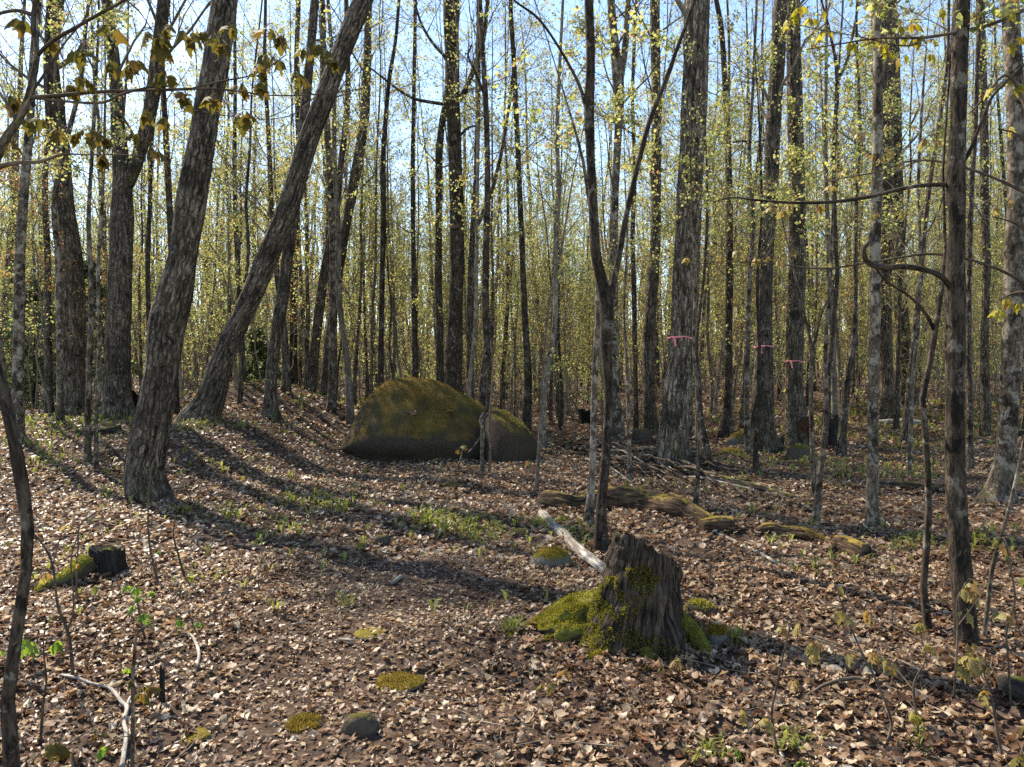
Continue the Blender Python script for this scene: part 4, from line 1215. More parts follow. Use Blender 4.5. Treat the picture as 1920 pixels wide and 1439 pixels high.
# ------------------------------------------------------------------ stones
def stone(label, px, py, wpx, hpx, mat, seed, depth=0.8, name='stone', fuzz=0, fuzzmat=None, fsize=0.02, fmin=0.3):
    p = ground_hit(px, py)
    D = p[1]
    w = wpx * 0.5 * D / FPX
    h = hpx * D / FPX
    nu, nv = 40, 18
    th = np.linspace(0, 2 * np.pi, nu)
    ph = np.linspace(-0.5, np.pi / 2, nv)
    T, F = np.meshgrid(th, ph)
    rr = np.cos(F) ** 0.7
    V = np.stack([np.cos(T) * rr * w, np.sin(T) * rr * w * depth + w * depth * 0.7, np.sin(F) * h], -1)
    nn = fbm(np.stack([np.cos(T) * rr * 1.3, np.sin(T) * rr * 1.3, np.sin(F) * 1.3], -1), seed, 3)
    V = V * (1 + 0.16 * nn)[..., None] + p
    V[:, -1] = V[:, 0]
    i = np.arange(nv - 1)[:, None] * nu
    j = np.arange(nu - 1)[None]
    q = np.stack([i + j, i + j + 1, i + nu + j + 1, i + nu + j], -1).reshape(-1, 4)
    mb = MB()
    mb.add(V.reshape(-1, 3), None, q)
    o = thing(name, label, 'stone', p, None, mb.mesh(name, mat, origin=p))
    if fuzz:
        surface_fuzz('moss', V.transpose(1, 0, 2), fuzzmat or MOSS_FUZZ, o, fuzz, fsize, seed, fmin)
    return o
stone('flat stone capped with golden moss beside the bare pale log', 1038, 1066, 74, 30, ROCK_GOLD, 1, fuzz=1800, fuzzmat=MOSS_GOLD)
stone('rounded grey stone beside the massive ribboned trunk’s roots', 1206, 832, 40, 30, ROCK_GREY, 2)
stone('dark mossy stone at the end of the ribboned trunk’s running root', 1508, 868, 58, 30, ROCK_GREY, 3, fuzz=900)
stone('pale mossy stone behind the leafy ground beside the thin stem', 1384, 838, 34, 24, ROCK_GOLD, 4)
stone('low gold-mossed stone in front of the pale mossy stone', 1376, 852, 46, 10, ROCK_GOLD, 5, fuzz=700, fuzzmat=MOSS_GOLD)
stone('grey flat stone bedded in the trodden path', 672, 1378, 66, 30, ROCK_GREY, 6)
stone('grey stone lying in the tree shadow on the path', 716, 1026, 36, 22, ROCK_GREY, 7)
stone('pale stone among the green shoots near the bare pale log', 972, 1008, 50, 14, ROCK_GREY, 8)
stone('flat lichened stone before the mossy roots of the rotten stump', 1140, 1212, 70, 22, ROCK_GREY, 9)
stone('gold moss cushion next to the grass tuft beside the rotten stump', 1348, 1212, 46, 30, ROCK_GOLD, 10, fuzz=1500, fuzzmat=MOSS_GOLD)
stone('mossy stone half sunk behind the rotten stump’s shaded side', 1318, 1158, 60, 22, ROCK_GREY, 11, fuzz=700)
for i, (px, py, w, h) in enumerate(((742, 1296, 92, 7), (356, 1392, 60, 7), (566, 1372, 70, 7), (692, 1196, 64, 5), (845, 914, 56, 6))):
    lab = ['golden moss pad in the middle of the trodden path', 'gold moss pad beside the white dead branch', 'dull green moss pad at the edge of the grey path stone',
           'thin moss pad on the bare path soil', 'low mossy hump in front of the mossy boulder'][i]
    stone(lab, px, py, w, h, ROCK_GOLD, 30 + i, 1.0, 'moss_pad', 2600, MOSS_DULL, 0.013, 0.75)

# ------------------------------------------------------------------ the big rotten stump
def big_stump():
    p = ground_hit(1212, 1226)
    D = p[1]
    k = D / FPX
    rg = np.random.default_rng(5)
    n, m = 110, 60
    th = np.linspace(0, 2 * np.pi, n, endpoint=False)
    z = np.linspace(0, 1, m)
    T, Zt = np.meshgrid(th, z)
    cx, cyy = np.cos(T), np.sin(T)                # cx > 0 : right, cyy < 0 : towards the camera
    top = 0.50 - 0.085 * cx - 0.055 * cyy + 0.022 * fbm(np.stack([cx * 2.4, cyy * 2.4, cx * 0], -1), 8, 3) + 0.016 * fbm(np.stack([cx * 9, cyy * 9, cx * 0], -1), 18, 2)
    H = -0.10 + Zt * (top + 0.10)
    hh = np.clip(H, 0, None)
    r = 0.175 + 0.06 * (1 - hh / 0.55)
    fl = np.exp(-hh / 0.12)
    lob = 0.5 + 0.5 * np.cos(4 * (T - 3.7) + 0.8 * np.sin(T))
    r = r + fl * (0.03 + 0.10 * lob) * (1 - 0.45 * np.clip(cx, 0, 1))
    grain = fbm(np.stack([cx * 5.0 + 0.5 * fbm(np.stack([cx * 3, cyy * 3, H * 8], -1), 31, 2), cyy * 5.0, H * 3.0], -1), 4, 4)
    chunk = fbm(np.stack([cx * 2.6, cyy * 2.6, H * 11], -1), 14, 3)
    r = r + 0.013 * (1 - 1.6 * np.abs(grain)) + 0.022 * chunk - 0.03 * sstep((chunk - 0.55) / 0.2) + 0.03 * vnoise(np.stack([cx * 1.8, cyy * 1.8, H * 3], -1), 6)
    shift = 0.055 * (1 - hh / 0.5)
    X = p[0] + cx * r * 1.0 - 0.03 + 0.13 * hh
    Y = p[1] + 0.22 + cyy * r * 0.95
    Zz = p[2] + H
    V = np.stack([X, Y, Zz], -1)
    mb = MB()
    tc = np.stack([cx * 0.25, cyy * 0.25, H], -1)
    mb.add(V.reshape(-1, 3), None, ring_faces(m, n), tc.reshape(-1, 3))
    root = thing('tree_stump', 'big dark rotting stump with slanted jagged top and moss-covered spreading roots', 'stump', p, None)
    body = link('trunk', mb.mesh('trunk', STUMP_WOOD, origin=p), root)
    # rotten hollow top
    mt = MB()
    rings = [V[-1]]
    cen = V[-1].mean(0)
    for f, dz in ((0.90, -0.02), (0.7, -0.10), (0.4, -0.15), (0.12, -0.17)):
        q = cen + (V[-1] - cen) * f
        q[:, 2] = V[-1][:, 2] * f + cen[2] * (1 - f) + dz + 0.02 * rg.normal(size=n)
        rings.append(q)
    Q = np.array(rings)
    mt.add(Q.reshape(-1, 3), None, ring_faces(len(rings), n), (Q - p).reshape(-1, 3))
    link('hollow_top', mt.mesh('hollow_top', STUMP_WOOD, origin=p), root)
    # roots
    roots = [([(1112, 1135), (1075, 1145), (1030, 1158), (985, 1172), (952, 1190)], 52, 0.06, 0.13),
             ([(1140, 1160), (1100, 1172), (1055, 1182), (1015, 1196)], 44, -0.04, 0.12),
             ([(1210, 1190), (1215, 1220), (1212, 1250)], 44, -0.06, 0.12),
             ([(1275, 1170), (1300, 1200), (1325, 1225), (1345, 1240)], 40, 0.05, 0.15),
             ([(1170, 1180), (1155, 1200), (1130, 1218), (1100, 1226)], 54, -0.08, 0.12)]
    for ri, (pl, w, dd, rise) in enumerate(roots):
        pts = []
        for q, (a, b) in enumerate(pl):
            g = ground_hit(a, b + 8)
            f = 1 - q / (len(pl) - 1)
            g = g + np.array([0, 0, rise * f * f - 0.02])
            if q == 0:
                g = np.array([p[0] + (g[0] - p[0]) * 0.55, p[1] + 0.18 + (g[1] - p[1] - 0.18) * 0.4, p[2] + rise])
            pts.append([*g, w * 0.5 * k * (0.35 + 0.65 * f)])
        C = catmull(np.array(pts), 34)
        rb = MB()
        tube(rb, C[:, :3], C[:, 3], 20, fissured(50 + ri, 0.16, 0, 4, 0.2, 0.38))
        ro = link('root', rb.mesh('root', STUMP_ROOT, origin=p), root)
        vv = np.array(rb.v[0][:34 * 20]).reshape(34, 20, 3)
        moss_on(vv, ro, p, 13000 if ri in (0, 1, 4) else 3500, 60 + ri)
    # earthy moss-grown mound where the left roots meet
    g = ground_hit(1062, 1206)
    nu, nv = 64, 26
    Tm, Fm = np.meshgrid(np.linspace(0, 2 * np.pi, nu), np.linspace(-0.3, np.pi / 2, nv))
    rr = np.cos(Fm) ** 0.8
    wob = 1 + 0.30 * fbm(np.stack([np.cos(Tm) * 1.6 * rr, np.sin(Tm) * 1.6 * rr, np.sin(Fm)], -1), 21, 3)
    Vm = np.stack([g[0] + np.cos(Tm) * rr * wob * 0.26 + 0.05, g[1] + 0.17 + np.sin(Tm) * rr * wob * 0.17, g[2] + np.sin(Fm) * 0.125 * wob * (1 + 0.55 * np.cos(Tm) * rr)], -1)
    Vm[:, -1] = Vm[:, 0]
    mm = MB()
    ii = np.arange(nv - 1)[:, None] * nu
    jj = np.arange(nu - 1)[None]
    mm.add(Vm.reshape(-1, 3), None, np.stack([ii + jj, ii + jj + 1, ii + nu + jj + 1, ii + nu + jj], -1).reshape(-1, 4))
    mo = link('root_mound', mm.mesh('root_mound', STUMP_ROOT, origin=p), root)
    moss_on(Vm.transpose(1, 0, 2), mo, p, 16000, 99, None, 0.25)
    # moss climbing the stump: low on the camera side and a patch near the top
    def mask(P):
        h = P[:, 2] - p[2]
        n1 = fbm(P * 7, 2, 3)
        left = (P[:, 0] - p[0]) / 0.25
        n2 = fbm(P * 16, 5, 2)
        return ((h < 0.17 - 0.16 * left + 0.16 * n1) & (n2 > -0.25)) | ((((h - 0.38) / 0.08) ** 2 + ((left + 0.02) / 0.32) ** 2 < 0.7 + 1.1 * n1 + 0.5 * n2) & (P[:, 1] < p[1] + 0.1))
    moss_on(V, body, p, 60000, 77, mask, -9)
    return root, p

def moss_on(V, parent, org, count, seed, mask=None, zmin=0.0):
    rg = np.random.default_rng(seed)
    N = unit(np.cross(np.gradient(V, axis=0), np.gradient(V, axis=1)))
    out = V - V.mean(1, keepdims=True)
    if (N * out).sum(-1).mean() < 0:
        N = -N
    a, b = V.shape[:2]
    i = rg.integers(0, a - 1, count)
    j = rg.integers(0, b - 1, count)
    s, t = rg.uniform(size=(2, count, 1))
    P = V[i, j] * (1 - s) * (1 - t) + V[i + 1, j] * s * (1 - t) + V[i, j + 1] * (1 - s) * t + V[i + 1, j + 1] * s * t
    n = N[i, j]
    ok = n[:, 2] + 0.6 * fbm(P * 6, seed, 3) > zmin
    if mask is not None:
        ok &= mask(P)
    P, n = P[ok], n[ok]
    d = unit(n * 0.8 + np.array([0, 0, 0.3]) + rg.normal(0, 0.5, (len(P), 3)))
    sd = unit(np.cross(d, rg.normal(size=(len(P), 3))))
    L = (0.012 * rg.uniform(0.5, 1.6, len(P)))[:, None]
    v = np.stack([P - sd * L * 0.22 - n * 0.003, P + sd * L * 0.22 - n * 0.003, P + d * L], 1)
    mb = MB()
    if len(P) == 0:
        return
    mb.add(v.reshape(-1, 3), np.arange(len(P) * 3).reshape(-1, 3))
    link('moss', mb.mesh('moss', MOSS_FUZZ, smooth=False, origin=org), parent, kind='stuff')
STUMP, STUMP_P = big_stump()

def small_stump(label, px, py, wpx, hpx, mat, seed, slant=0.0, moss=False, hollow=0.06):
    p = ground_hit(px, py)
    k = p[1] / FPX
    rad, h0 = wpx * 0.5 * k, hpx * k
    n, m = 40, 20
    th = np.linspace(0, 2 * np.pi, n, endpoint=False)
    T, Zt = np.meshgrid(th, np.linspace(0, 1, m))
    c, s = np.cos(T), np.sin(T)
    top = h0 * (1 - slant * c * 0.5 + 0.16 * fbm(np.stack([c * 3, s * 3, c * 0], -1), seed, 3))
    H = -0.08 + Zt * (top + 0.08)
    r = rad * (0.92 + 0.35 * np.exp(-np.clip(H, 0, None) / (0.25 * h0 + 0.02)) * (0.5 + 0.5 * np.cos(3 * T + seed)) + 0.07 * fbm(np.stack([c * 5, s * 5, H * 3], -1), seed + 1, 3))
    V = np.stack([p[0] + c * r, p[1] + rad + s * r, p[2] + H], -1)
    mb = MB()
    mb.add(V.reshape(-1, 3), None, ring_faces(m, n), np.stack([c * rad, s * rad, H], -1).reshape(-1, 3))
    root = thing('tree_stump', label, 'stump', p, None)
    link('trunk', mb.mesh('trunk', mat, origin=p), root)
    cen = V[-1].mean(0)
    rings = [V[-1]]
    for f, dz in ((0.8, -0.3), (0.4, -0.8), (0.05, -1.0)):
        q = cen + (V[-1] - cen) * f
        q[:, 2] = V[-1][:, 2] * f + cen[2] * (1 - f) + dz * hollow
        rings.append(q)
    Q = np.array(rings)
    mt = MB()
    mt.add(Q.reshape(-1, 3), None, ring_faces(len(rings), n), (Q - p).reshape(-1, 3))
    link('hollow_top', mt.mesh('hollow_top', mat, origin=p), root)
    return root, p
SM, SM_P = small_stump('small dark stump with yellow moss running down to the leaves', 184, 1082, 66, 46, LOG_DARK, 3)
rb = MB()
pl = [(160, 1052, 30), (135, 1075, 32), (110, 1092, 26), (80, 1104, 20), (58, 1112, 12)]
pts = []
for q, (a, b, w) in enumerate(pl):
    g = ground_hit(a, 1090 + 7 * q)
    pts.append([g[0], g[1] + 0.05, g[2] + (0.13, 0.075, 0.04, 0.02, 0.0)[q], w * 0.5 * g[1] / FPX])
C = catmull(np.array(pts), 30)
tube(rb, C[:, :3], C[:, 3], 16, fissured(90, 0.10, 0, 4, 0.2, 0.2))
ro = link('root', rb.mesh('root', STUMP_ROOT, origin=SM_P), SM)
moss_on(np.array(rb.v[0][:30 * 16]).reshape(30, 16, 3), ro, SM_P, 4200, 91)
small_stump('hollow black charred stump behind the thick grooved maple', 243, 782, 36, 44, CHARRED, 4, hollow=0.3)
small_stump('broken grey stump between the bright-ribboned trunk and the bent brown tree', 1566, 840, 34, 58, LOG_DARK, 5, slant=0.3)
small_stump('low dark stump in leaves behind the dark forked tree', 1098, 796, 26, 26, CHARRED, 6)
small_stump('short rotten stub beside the green leafy seedling', 302, 1325, 10, 66, LOG_DARK, 7)

# ------------------------------------------------------------------ logs and branches on the ground
def log(label, pts, mat, name='fallen_log', sides=22, amp=0.09, lift=0.35, fl=0.0, seed=1, rings=60, moss=0, mossmat=None, cat='log', bumps=0.12, group=None):
    """pts: (px, py, w) where py is the foot of the log on the ground"""
    Q = []
    for (a, b, w) in pts:
        g = ground_hit(a, b)
        r = w * 0.5 * g[1] / FPX
        Q.append([g[0], g[1] + r * 0.5, g[2] + r * (1 - lift), r])
    C = catmull(np.array(Q), rings)
    mb = MB()
    tube(mb, C[:, :3], C[:, 3], sides, fissured(seed, amp, fl, 4, 0.3, bumps))
    org = np.array([C[:, 0].mean(), C[:, 1].mean(), float(ground_z(C[:, 0].mean(), C[:, 1].mean()))])
    o = thing(name, label, cat, org, group, mb.mesh(name, mat, origin=org))
    if moss:
        surface_fuzz('moss', np.array(mb.v[0][:rings * sides]).reshape(rings, sides, 3), mossmat or MOSS_GOLD, o, moss, 0.02, seed, 0.95)
    return o
log('long rotting log with golden moss along its upper side, lying behind the dark forked tree', [(1012, 950, 14), (1030, 952, 34), (1060, 953, 28), (1085, 952, 22), (1110, 954, 32), (1160, 953, 42), (1220, 958, 38), (1265, 966, 41), (1300, 974, 30), (1335, 987, 20), (1352, 992, 10)], LOG_MOSSY, seed=11, moss=9000, amp=0.2, bumps=0.34, sides=44, rings=130)
log('mossy broken knot of wood at the long rotting log’s end', [(1318, 1000, 30), (1345, 1002, 38), (1378, 1000, 32)], LOG_MOSSY, 'log_stub', seed=12, rings=40, sides=32, amp=0.2, bumps=0.45)
log('brown decayed log lying in the leaves toward the slim mottled tree', [(1420, 1000, 12), (1445, 1002, 24), (1470, 1004, 20), (1510, 1012, 24), (1535, 1018, 16), (1558, 1025, 8)], LOG_MOSSY, seed=13, amp=0.22, bumps=0.34, moss=1500, sides=36, rings=80)
log('short log butt topped with orange moss, its cut end black', [(1566, 1036, 32), (1590, 1042, 38), (1618, 1050, 36), (1640, 1052, 22)], LOG_MOSSY, 'log_butt', seed=14, rings=40, sides=32, amp=0.16, bumps=0.25, moss=5000)
BUTT = [o for o in COL.objects if o.name.startswith('log_butt')][0]
_e = ground_hit(1638, 1052)
_r = 34 * 0.5 * _e[1] / FPX
_m = MB()
_c = np.array([_e[0] - 0.03, _e[1] + _r * 0.4, _e[2] + _r * 0.55])
_dv = unit(np.array([[0.9, -0.42, -0.05]]))[0]
tube(_m, np.array([_c - _dv * 0.05, _c, _c + _dv * 0.02]), [_r * 0.95, _r * 1.0, _r * 0.8], 24, fissured(6, 0.15, 0, 3, 0.2, 0.2))
link('cut_end', _m.mesh('cut_end', CHARRED, origin=np.array(BUTT.location)), BUTT)
log('bare bleached white log lying against the rotten stump', [(1013, 966, 9), (1018, 972, 15), (1040, 995, 17), (1058, 1012, 20), (1070, 1024, 17), (1100, 1052, 20), (1140, 1082, 19)], LOG_PALE, seed=15, amp=0.16, bumps=0.26, lift=0.25, sides=30, rings=70)
log('long blackened log stretching from the brush heap', [(1270, 890, 10), (1330, 900, 16), (1400, 918, 16), (1450, 930, 15), (1505, 942, 9)], LOG_DARK, seed=16, sides=12)
log('short bark-covered log behind the thick grooved maple’s shoulder', [(165, 822, 16), (195, 818, 20), (225, 812, 18)], LOG_DARK, seed=17, sides=12, rings=20)
log('weathered log lying far up the slope behind the slim mottled tree', [(1650, 795, 10), (1700, 797, 13), (1740, 800, 11)], BARK_PALE, seed=18, sides=12, rings=20)
log('mossy log sunk in the greens behind the snaking sapling', [(1670, 915, 12), (1715, 920, 18), (1760, 925, 12)], LOG_MOSSY, seed=19, sides=12, rings=20)
log('dark weathered log beside the mottled trunk’s mossy base', [(1880, 820, 14), (1920, 822, 18), (1970, 822, 18)], LOG_DARK, seed=20, sides=12, rings=20)
log('chunk of rotten log half buried at the wood’s edge by the bare seedlings', [(1890, 1300, 34), (1925, 1322, 50), (1990, 1345, 55)], LOG_DARK, seed=21, rings=24)

def stick(label, pts, mat, name='fallen_branch', group=None, lift=0.03, forks=()):
    mb = MB()
    C0 = None
    for pl in (pts,) + tuple(forks):
        Q = []
        for i, (a, b, w) in enumerate(pl):
            g = ground_hit(a, b)
            Q.append([g[0], g[1], g[2] + lift * (1 if 0 < i < len(pl) - 1 else 0.5), w * 0.5 * g[1] / FPX])
        C = catmull(np.array(Q), 6 * len(pl))
        if C0 is None:
            C0 = C
        tube(mb, C[:, :3], C[:, 3], 7, fissured(5, 0.08))
    org = C0[len(C0) // 2, :3]
    return thing(name, label, 'branch', org, group, mb.mesh(name, mat, origin=org))
stick('white forked dead branch on the leaves between the crooked sapling and the path', [(110, 1270, 3), (126, 1281, 5), (148, 1284, 5), (170, 1294, 5), (205, 1303, 6), (228, 1330, 7), (238, 1343, 8), (232, 1368, 8), (237, 1395, 8), (228, 1450, 9)], BARK_PALE, forks=[[(236, 1340, 7), (243, 1325, 5), (249, 1312, 3)]])
stick('curved pale twig on the leaves beside the leafy seedling', [(350, 1193, 4), (362, 1207, 5), (373, 1235, 6), (369, 1258, 5)], BARK_PALE)
stick('long straight pale stick in open leaves behind the rotten stump', [(1336, 1000, 5), (1375, 1020, 6), (1425, 1045, 6), (1462, 1066, 5), (1490, 1070, 3)], BARK_PALE)
stick('short pale chip of wood lying on the path', [(735, 1098, 7), (752, 1086, 7)], BARK_PALE)
stick('thin dark branch on the leaves among the bare seedlings', [(1512, 1312, 4), (1555, 1296, 6), (1600, 1286, 6), (1622, 1284, 4)], BARK_TWIG)
stick('bent thin stick by the orange-mossed log butt', [(1605, 992, 4), (1625, 980, 5), (1652, 978, 4), (1670, 990, 3)], BARK_PALE)
stick('white stick lying just outside the path’s grey stone', [(636, 1205, 5), (655, 1212, 7), (662, 1213, 5)], BARK_PALE)
def brush_heap():
    rg = np.random.default_rng(19)
    for i in range(46):
        a = rg.uniform(1020, 1270)
        b = 838 + (a - 1020) * 0.16 + rg.normal(0, 12)
        L = rg.uniform(35, 150)
        sl = rg.normal(0.24, 0.28)
        w = rg.uniform(2.5, 5) if i % 9 == 0 else rg.uniform(2, 6.5)
        n = 5
        pl = []
        for q in range(n):
            f = q / (n - 1)
            pl.append((a + f * L, b + f * L * sl + rg.normal(0, 2.5), w * (1 - 0.6 * f)))
        stick('thin dead branch in the brush heap between the boulders and the massive ribboned trunk', pl, BARK_PALE if i % 9 == 0 else (BARK_DARK if i % 2 else BARK_TWIG), group='dead branches of the brush heap', lift=rg.uniform(0.02, 0.22))
    for i in range(14):
        a = rg.uniform(1180, 1330)
        b = 880 + rg.normal(0, 16)
        L = rg.uniform(60, 160)
        pl = [(a + f * L, b + f * L * 0.22 + rg.normal(0, 2.0), rg.uniform(3, 6) * (1 - 0.5 * f)) for f in np.linspace(0, 1, 5)]
        stick('thin dead branch scattered before the massive ribboned trunk', pl, BARK_PALE if i % 5 == 0 else BARK_DARK, group='dead branches before the ribboned trunk', lift=rg.uniform(0.02, 0.12))
brush_heap()

# knotty roots beside the massive trunk and the ribboned one
def surface_root(tree, base, pl, bark):
    Q = []
    for i, (a, b, w) in enumerate(pl):
        g = ground_hit(a, b)
        f = 1 - i / (len(pl) - 1)
        Q.append([g[0], g[1], g[2] + 0.10 * f * f - 0.02, w * 0.5 * g[1] / FPX])
    C = catmull(np.array(Q), 24)
    mb = MB()
    tube(mb, C[:, :3], C[:, 3], 12, fissured(8, 0.08, 0, 3, 0.2, 0.15))
    link('root', mb.mesh('root', bark, origin=base), tree)
surface_root(TR1, TR1_base, [(1248, 862, 34), (1225, 860, 24), (1205, 862, 18), (1186, 868, 10)], BARK_BIG)
surface_root(TR1, TR1_base, [(1285, 868, 30), (1305, 874, 18), (1325, 884, 10)], BARK_BIG)
surface_root(TR2, TR2_base, [(1445, 842, 34), (1470, 852, 20), (1500, 868, 13), (1522, 878, 7)], BARK_MID)
surface_root(TR3, TR3_base, [(1475, 830, 26), (1455, 832, 14), (1440, 838, 8)], BARK_MID)
surface_root(T1, T1_base, [(300, 936, 40), (320, 944, 22), (338, 950, 10)], BARK_BIG)
surface_root(T2, T2_base, [(360, 788, 40), (345, 792, 26), (330, 800, 12)], BARK_BIG)

# ------------------------------------------------------------------ pink ribbons
def ribbon(label, px, py, wpx, D, tilt=0.0, fade=False):
    c = at(px, py, D)
    r = wpx * 0.5 * D / FPX * 1.09
    n = 40
    th = np.linspace(0, 2 * np.pi, n, endpoint=False)
    hb = 0.014
    rows = []
    for dz, dr in ((-hb, 0.0), (-hb * 0.3, 0.004), (hb * 0.4, 0.003), (hb, 0.0), (hb * 0.4, -0.004), (-hb * 0.3, -0.004)):
        wob = 0.008 * np.sin(3 * th + 1) + 0.006 * np.sin(7 * th)
        rows.append(np.stack([c[0] + np.cos(th) * (r + dr), c[1] + np.sin(th) * (r + dr), c[2] + dz * (0.6 + 0.4 * np.abs(np.sin(2 * th))) + wob + tilt * np.cos(th)], -1))
    V = np.array(rows + [rows[0]])
    mb = MB()
    mb.add(V.reshape(-1, 3), None, ring_faces(len(V), n))
    root = thing('pink_ribbon', label, 'ribbon', c, None)
    link('band', mb.mesh('band', RIBBON, origin=c), root)
    mk = MB()
    kp = c + np.array([-r * 0.75, -r * 0.75, 0.0])
    tube(mk, np.array([kp + [-0.03, 0, 0.015], kp + [0, -0.012, 0], kp + [0.03, 0, -0.01]]), [0.008, 0.015, 0.008], 8)
    link('knot', mk.mesh('knot', RIBBON, origin=c), root)
    for s in (1,):
        mtl = MB()
        P = np.array([kp + [0, -0.015, 0], kp + [s * 0.03, -0.03, -0.03], kp + [s * 0.035, -0.025, -0.09], kp + [s * 0.05, -0.03, -0.14]])
        u = np.array([0.018, 0.004, 0])
        v = np.concatenate([P - u, P + u, P + u + [0, 0.003, 0], P - u + [0, 0.003, 0]])
        q = []
        for a, b in ((0, 1), (1, 2), (2, 3), (3, 0)):
            for i in range(3):
                q.append([a * 4 + i, b * 4 + i, b * 4 + i + 1, a * 4 + i + 1])
        mtl.add(v, None, q)
        link('ribbon_tail', mtl.mesh('ribbon_tail', RIBBON, origin=c), root)
ribbon('faded pink ribbon tied round the massive upright trunk', 1277, 634, 50, TR1_D, 0.0)
ribbon('pink ribbon tied round the trunk whose root runs to the mossy stone', 1432, 650, 33, TR2_D, 0.01)
ribbon('bright pink ribbon tied round the trunk with the reddish rotten hollow', 1489, 678, 34, TR3_D, 0.0)

# reddish rotten hollow at the foot of the third ribboned trunk
def rot_patch():
    c = at(1499, 808, TR3_D) + np.array([0, 0, 0])
    n, m = 22, 10
    th = np.linspace(-1.9, -0.5, n)
    zz = np.linspace(-0.30, 0.26, m)
    r = 0.255
    b = np.array(TR3_base)
    mb = MB()
    V = []
    for z in zz:
        f = max(0.15, 1 - (abs(z) / 0.34) ** 2)
        rr = r * (1 + 0.25 * math.exp(-(z + 0.3) / 0.22)) + 0.012
        tm = -1.05
        t = tm + (th - tm) * f
        V.append(np.stack([b[0] + np.cos(t) * rr, b[1] + np.sin(t) * rr, np.full(n, b[2] + 0.32 + z)], -1))
    V = np.array(V)
    V += 0.012 * fbm(V * 14, 3, 2)[..., None]
    i = np.arange(m - 1)[:, None] * n
    j = np.arange(n - 1)[None]
    q = np.stack([i + j, i + j + 1, i + n + j + 1, i + n + j], -1).reshape(-1, 4)
    mb.add(V.reshape(-1, 3), None, q)
    k = NT('reddish_rot')
    no = k.noise(k.obj(), 14.0, 5, 0.7)
    mat = k.done(k.princ(k.ramp(no, [(0.3, (0.02, 0.011, 0.007)), (0.7, (0.10, 0.048, 0.024))]), 0.95, k.bump(no, 0.8, 0.02), 0.1))
    o = link('rotten_hollow', mb.mesh('rotten_hollow', mat, origin=b), TR3)
    o['label'] = 'reddish brown rotten patch'
rot_patch()

# ------------------------------------------------------------------ large maple leaves on near twigs and seedlings
def leaf_proto(seed, mat, droop):
    rg = np.random.default_rng(seed)
    x, y = MAPLE_C[:, 0] * rg.uniform(0.8, 1.05), MAPLE_C[:, 1]
    z = -0.9 * droop * np.abs(x) ** 1.3 - 0.45 * droop * y ** 2 + 0.05 * np.sin(7 * x + 3 * y)
    yy = y * (1 - 0.22 * droop)
    xx = x * (1 - 0.35 * droop)
    mb = MB()
    mb.add(np.stack([xx, yy, z], -1), MAPLE_T)
    # leaf stalk
    a = np.array([[0, -0.45, 0.10], [0, -0.2, 0.07], [0, 0.02, 0.0]])
    tube(mb, a, [0.012, 0.012, 0.010], 4, None, False)
    return mb.mesh('leaf', mat)
LEAFSET = {}
for nm, mt in (('near', LEAF_NEAR), ('yellow', LEAF_YELLOW), ('tan', LEAF_TAN), ('bright', LEAF_BRIGHT)):
    LEAFSET[nm] = [leaf_proto(100 + i, mt, dr) for i, dr in enumerate((0.55, 0.8, 1.0, 1.2))]

def leaf_cluster(root, org, rg, p, size, count, kind, hang=0.9):
    for i in range(count):
        az = rg.uniform(0, 6.28)
        o = link('leaf', LEAFSET[kind][int(rg.integers(4))], root)
        pitch = -rg.uniform(0.35, 1.25) * hang
        s = size * rg.uniform(0.65, 1.15)
        d = np.array([math.cos(az + math.pi / 2) * math.cos(pitch), math.sin(az + math.pi / 2) * math.cos(pitch), math.sin(pitch)])
        o.location = p + d * s * 0.35 - org
        o.rotation_euler = (pitch, rg.normal(0, 0.25), az)
        o.rotation_mode = 'XYZ'
        o.scale = (s, s, s)

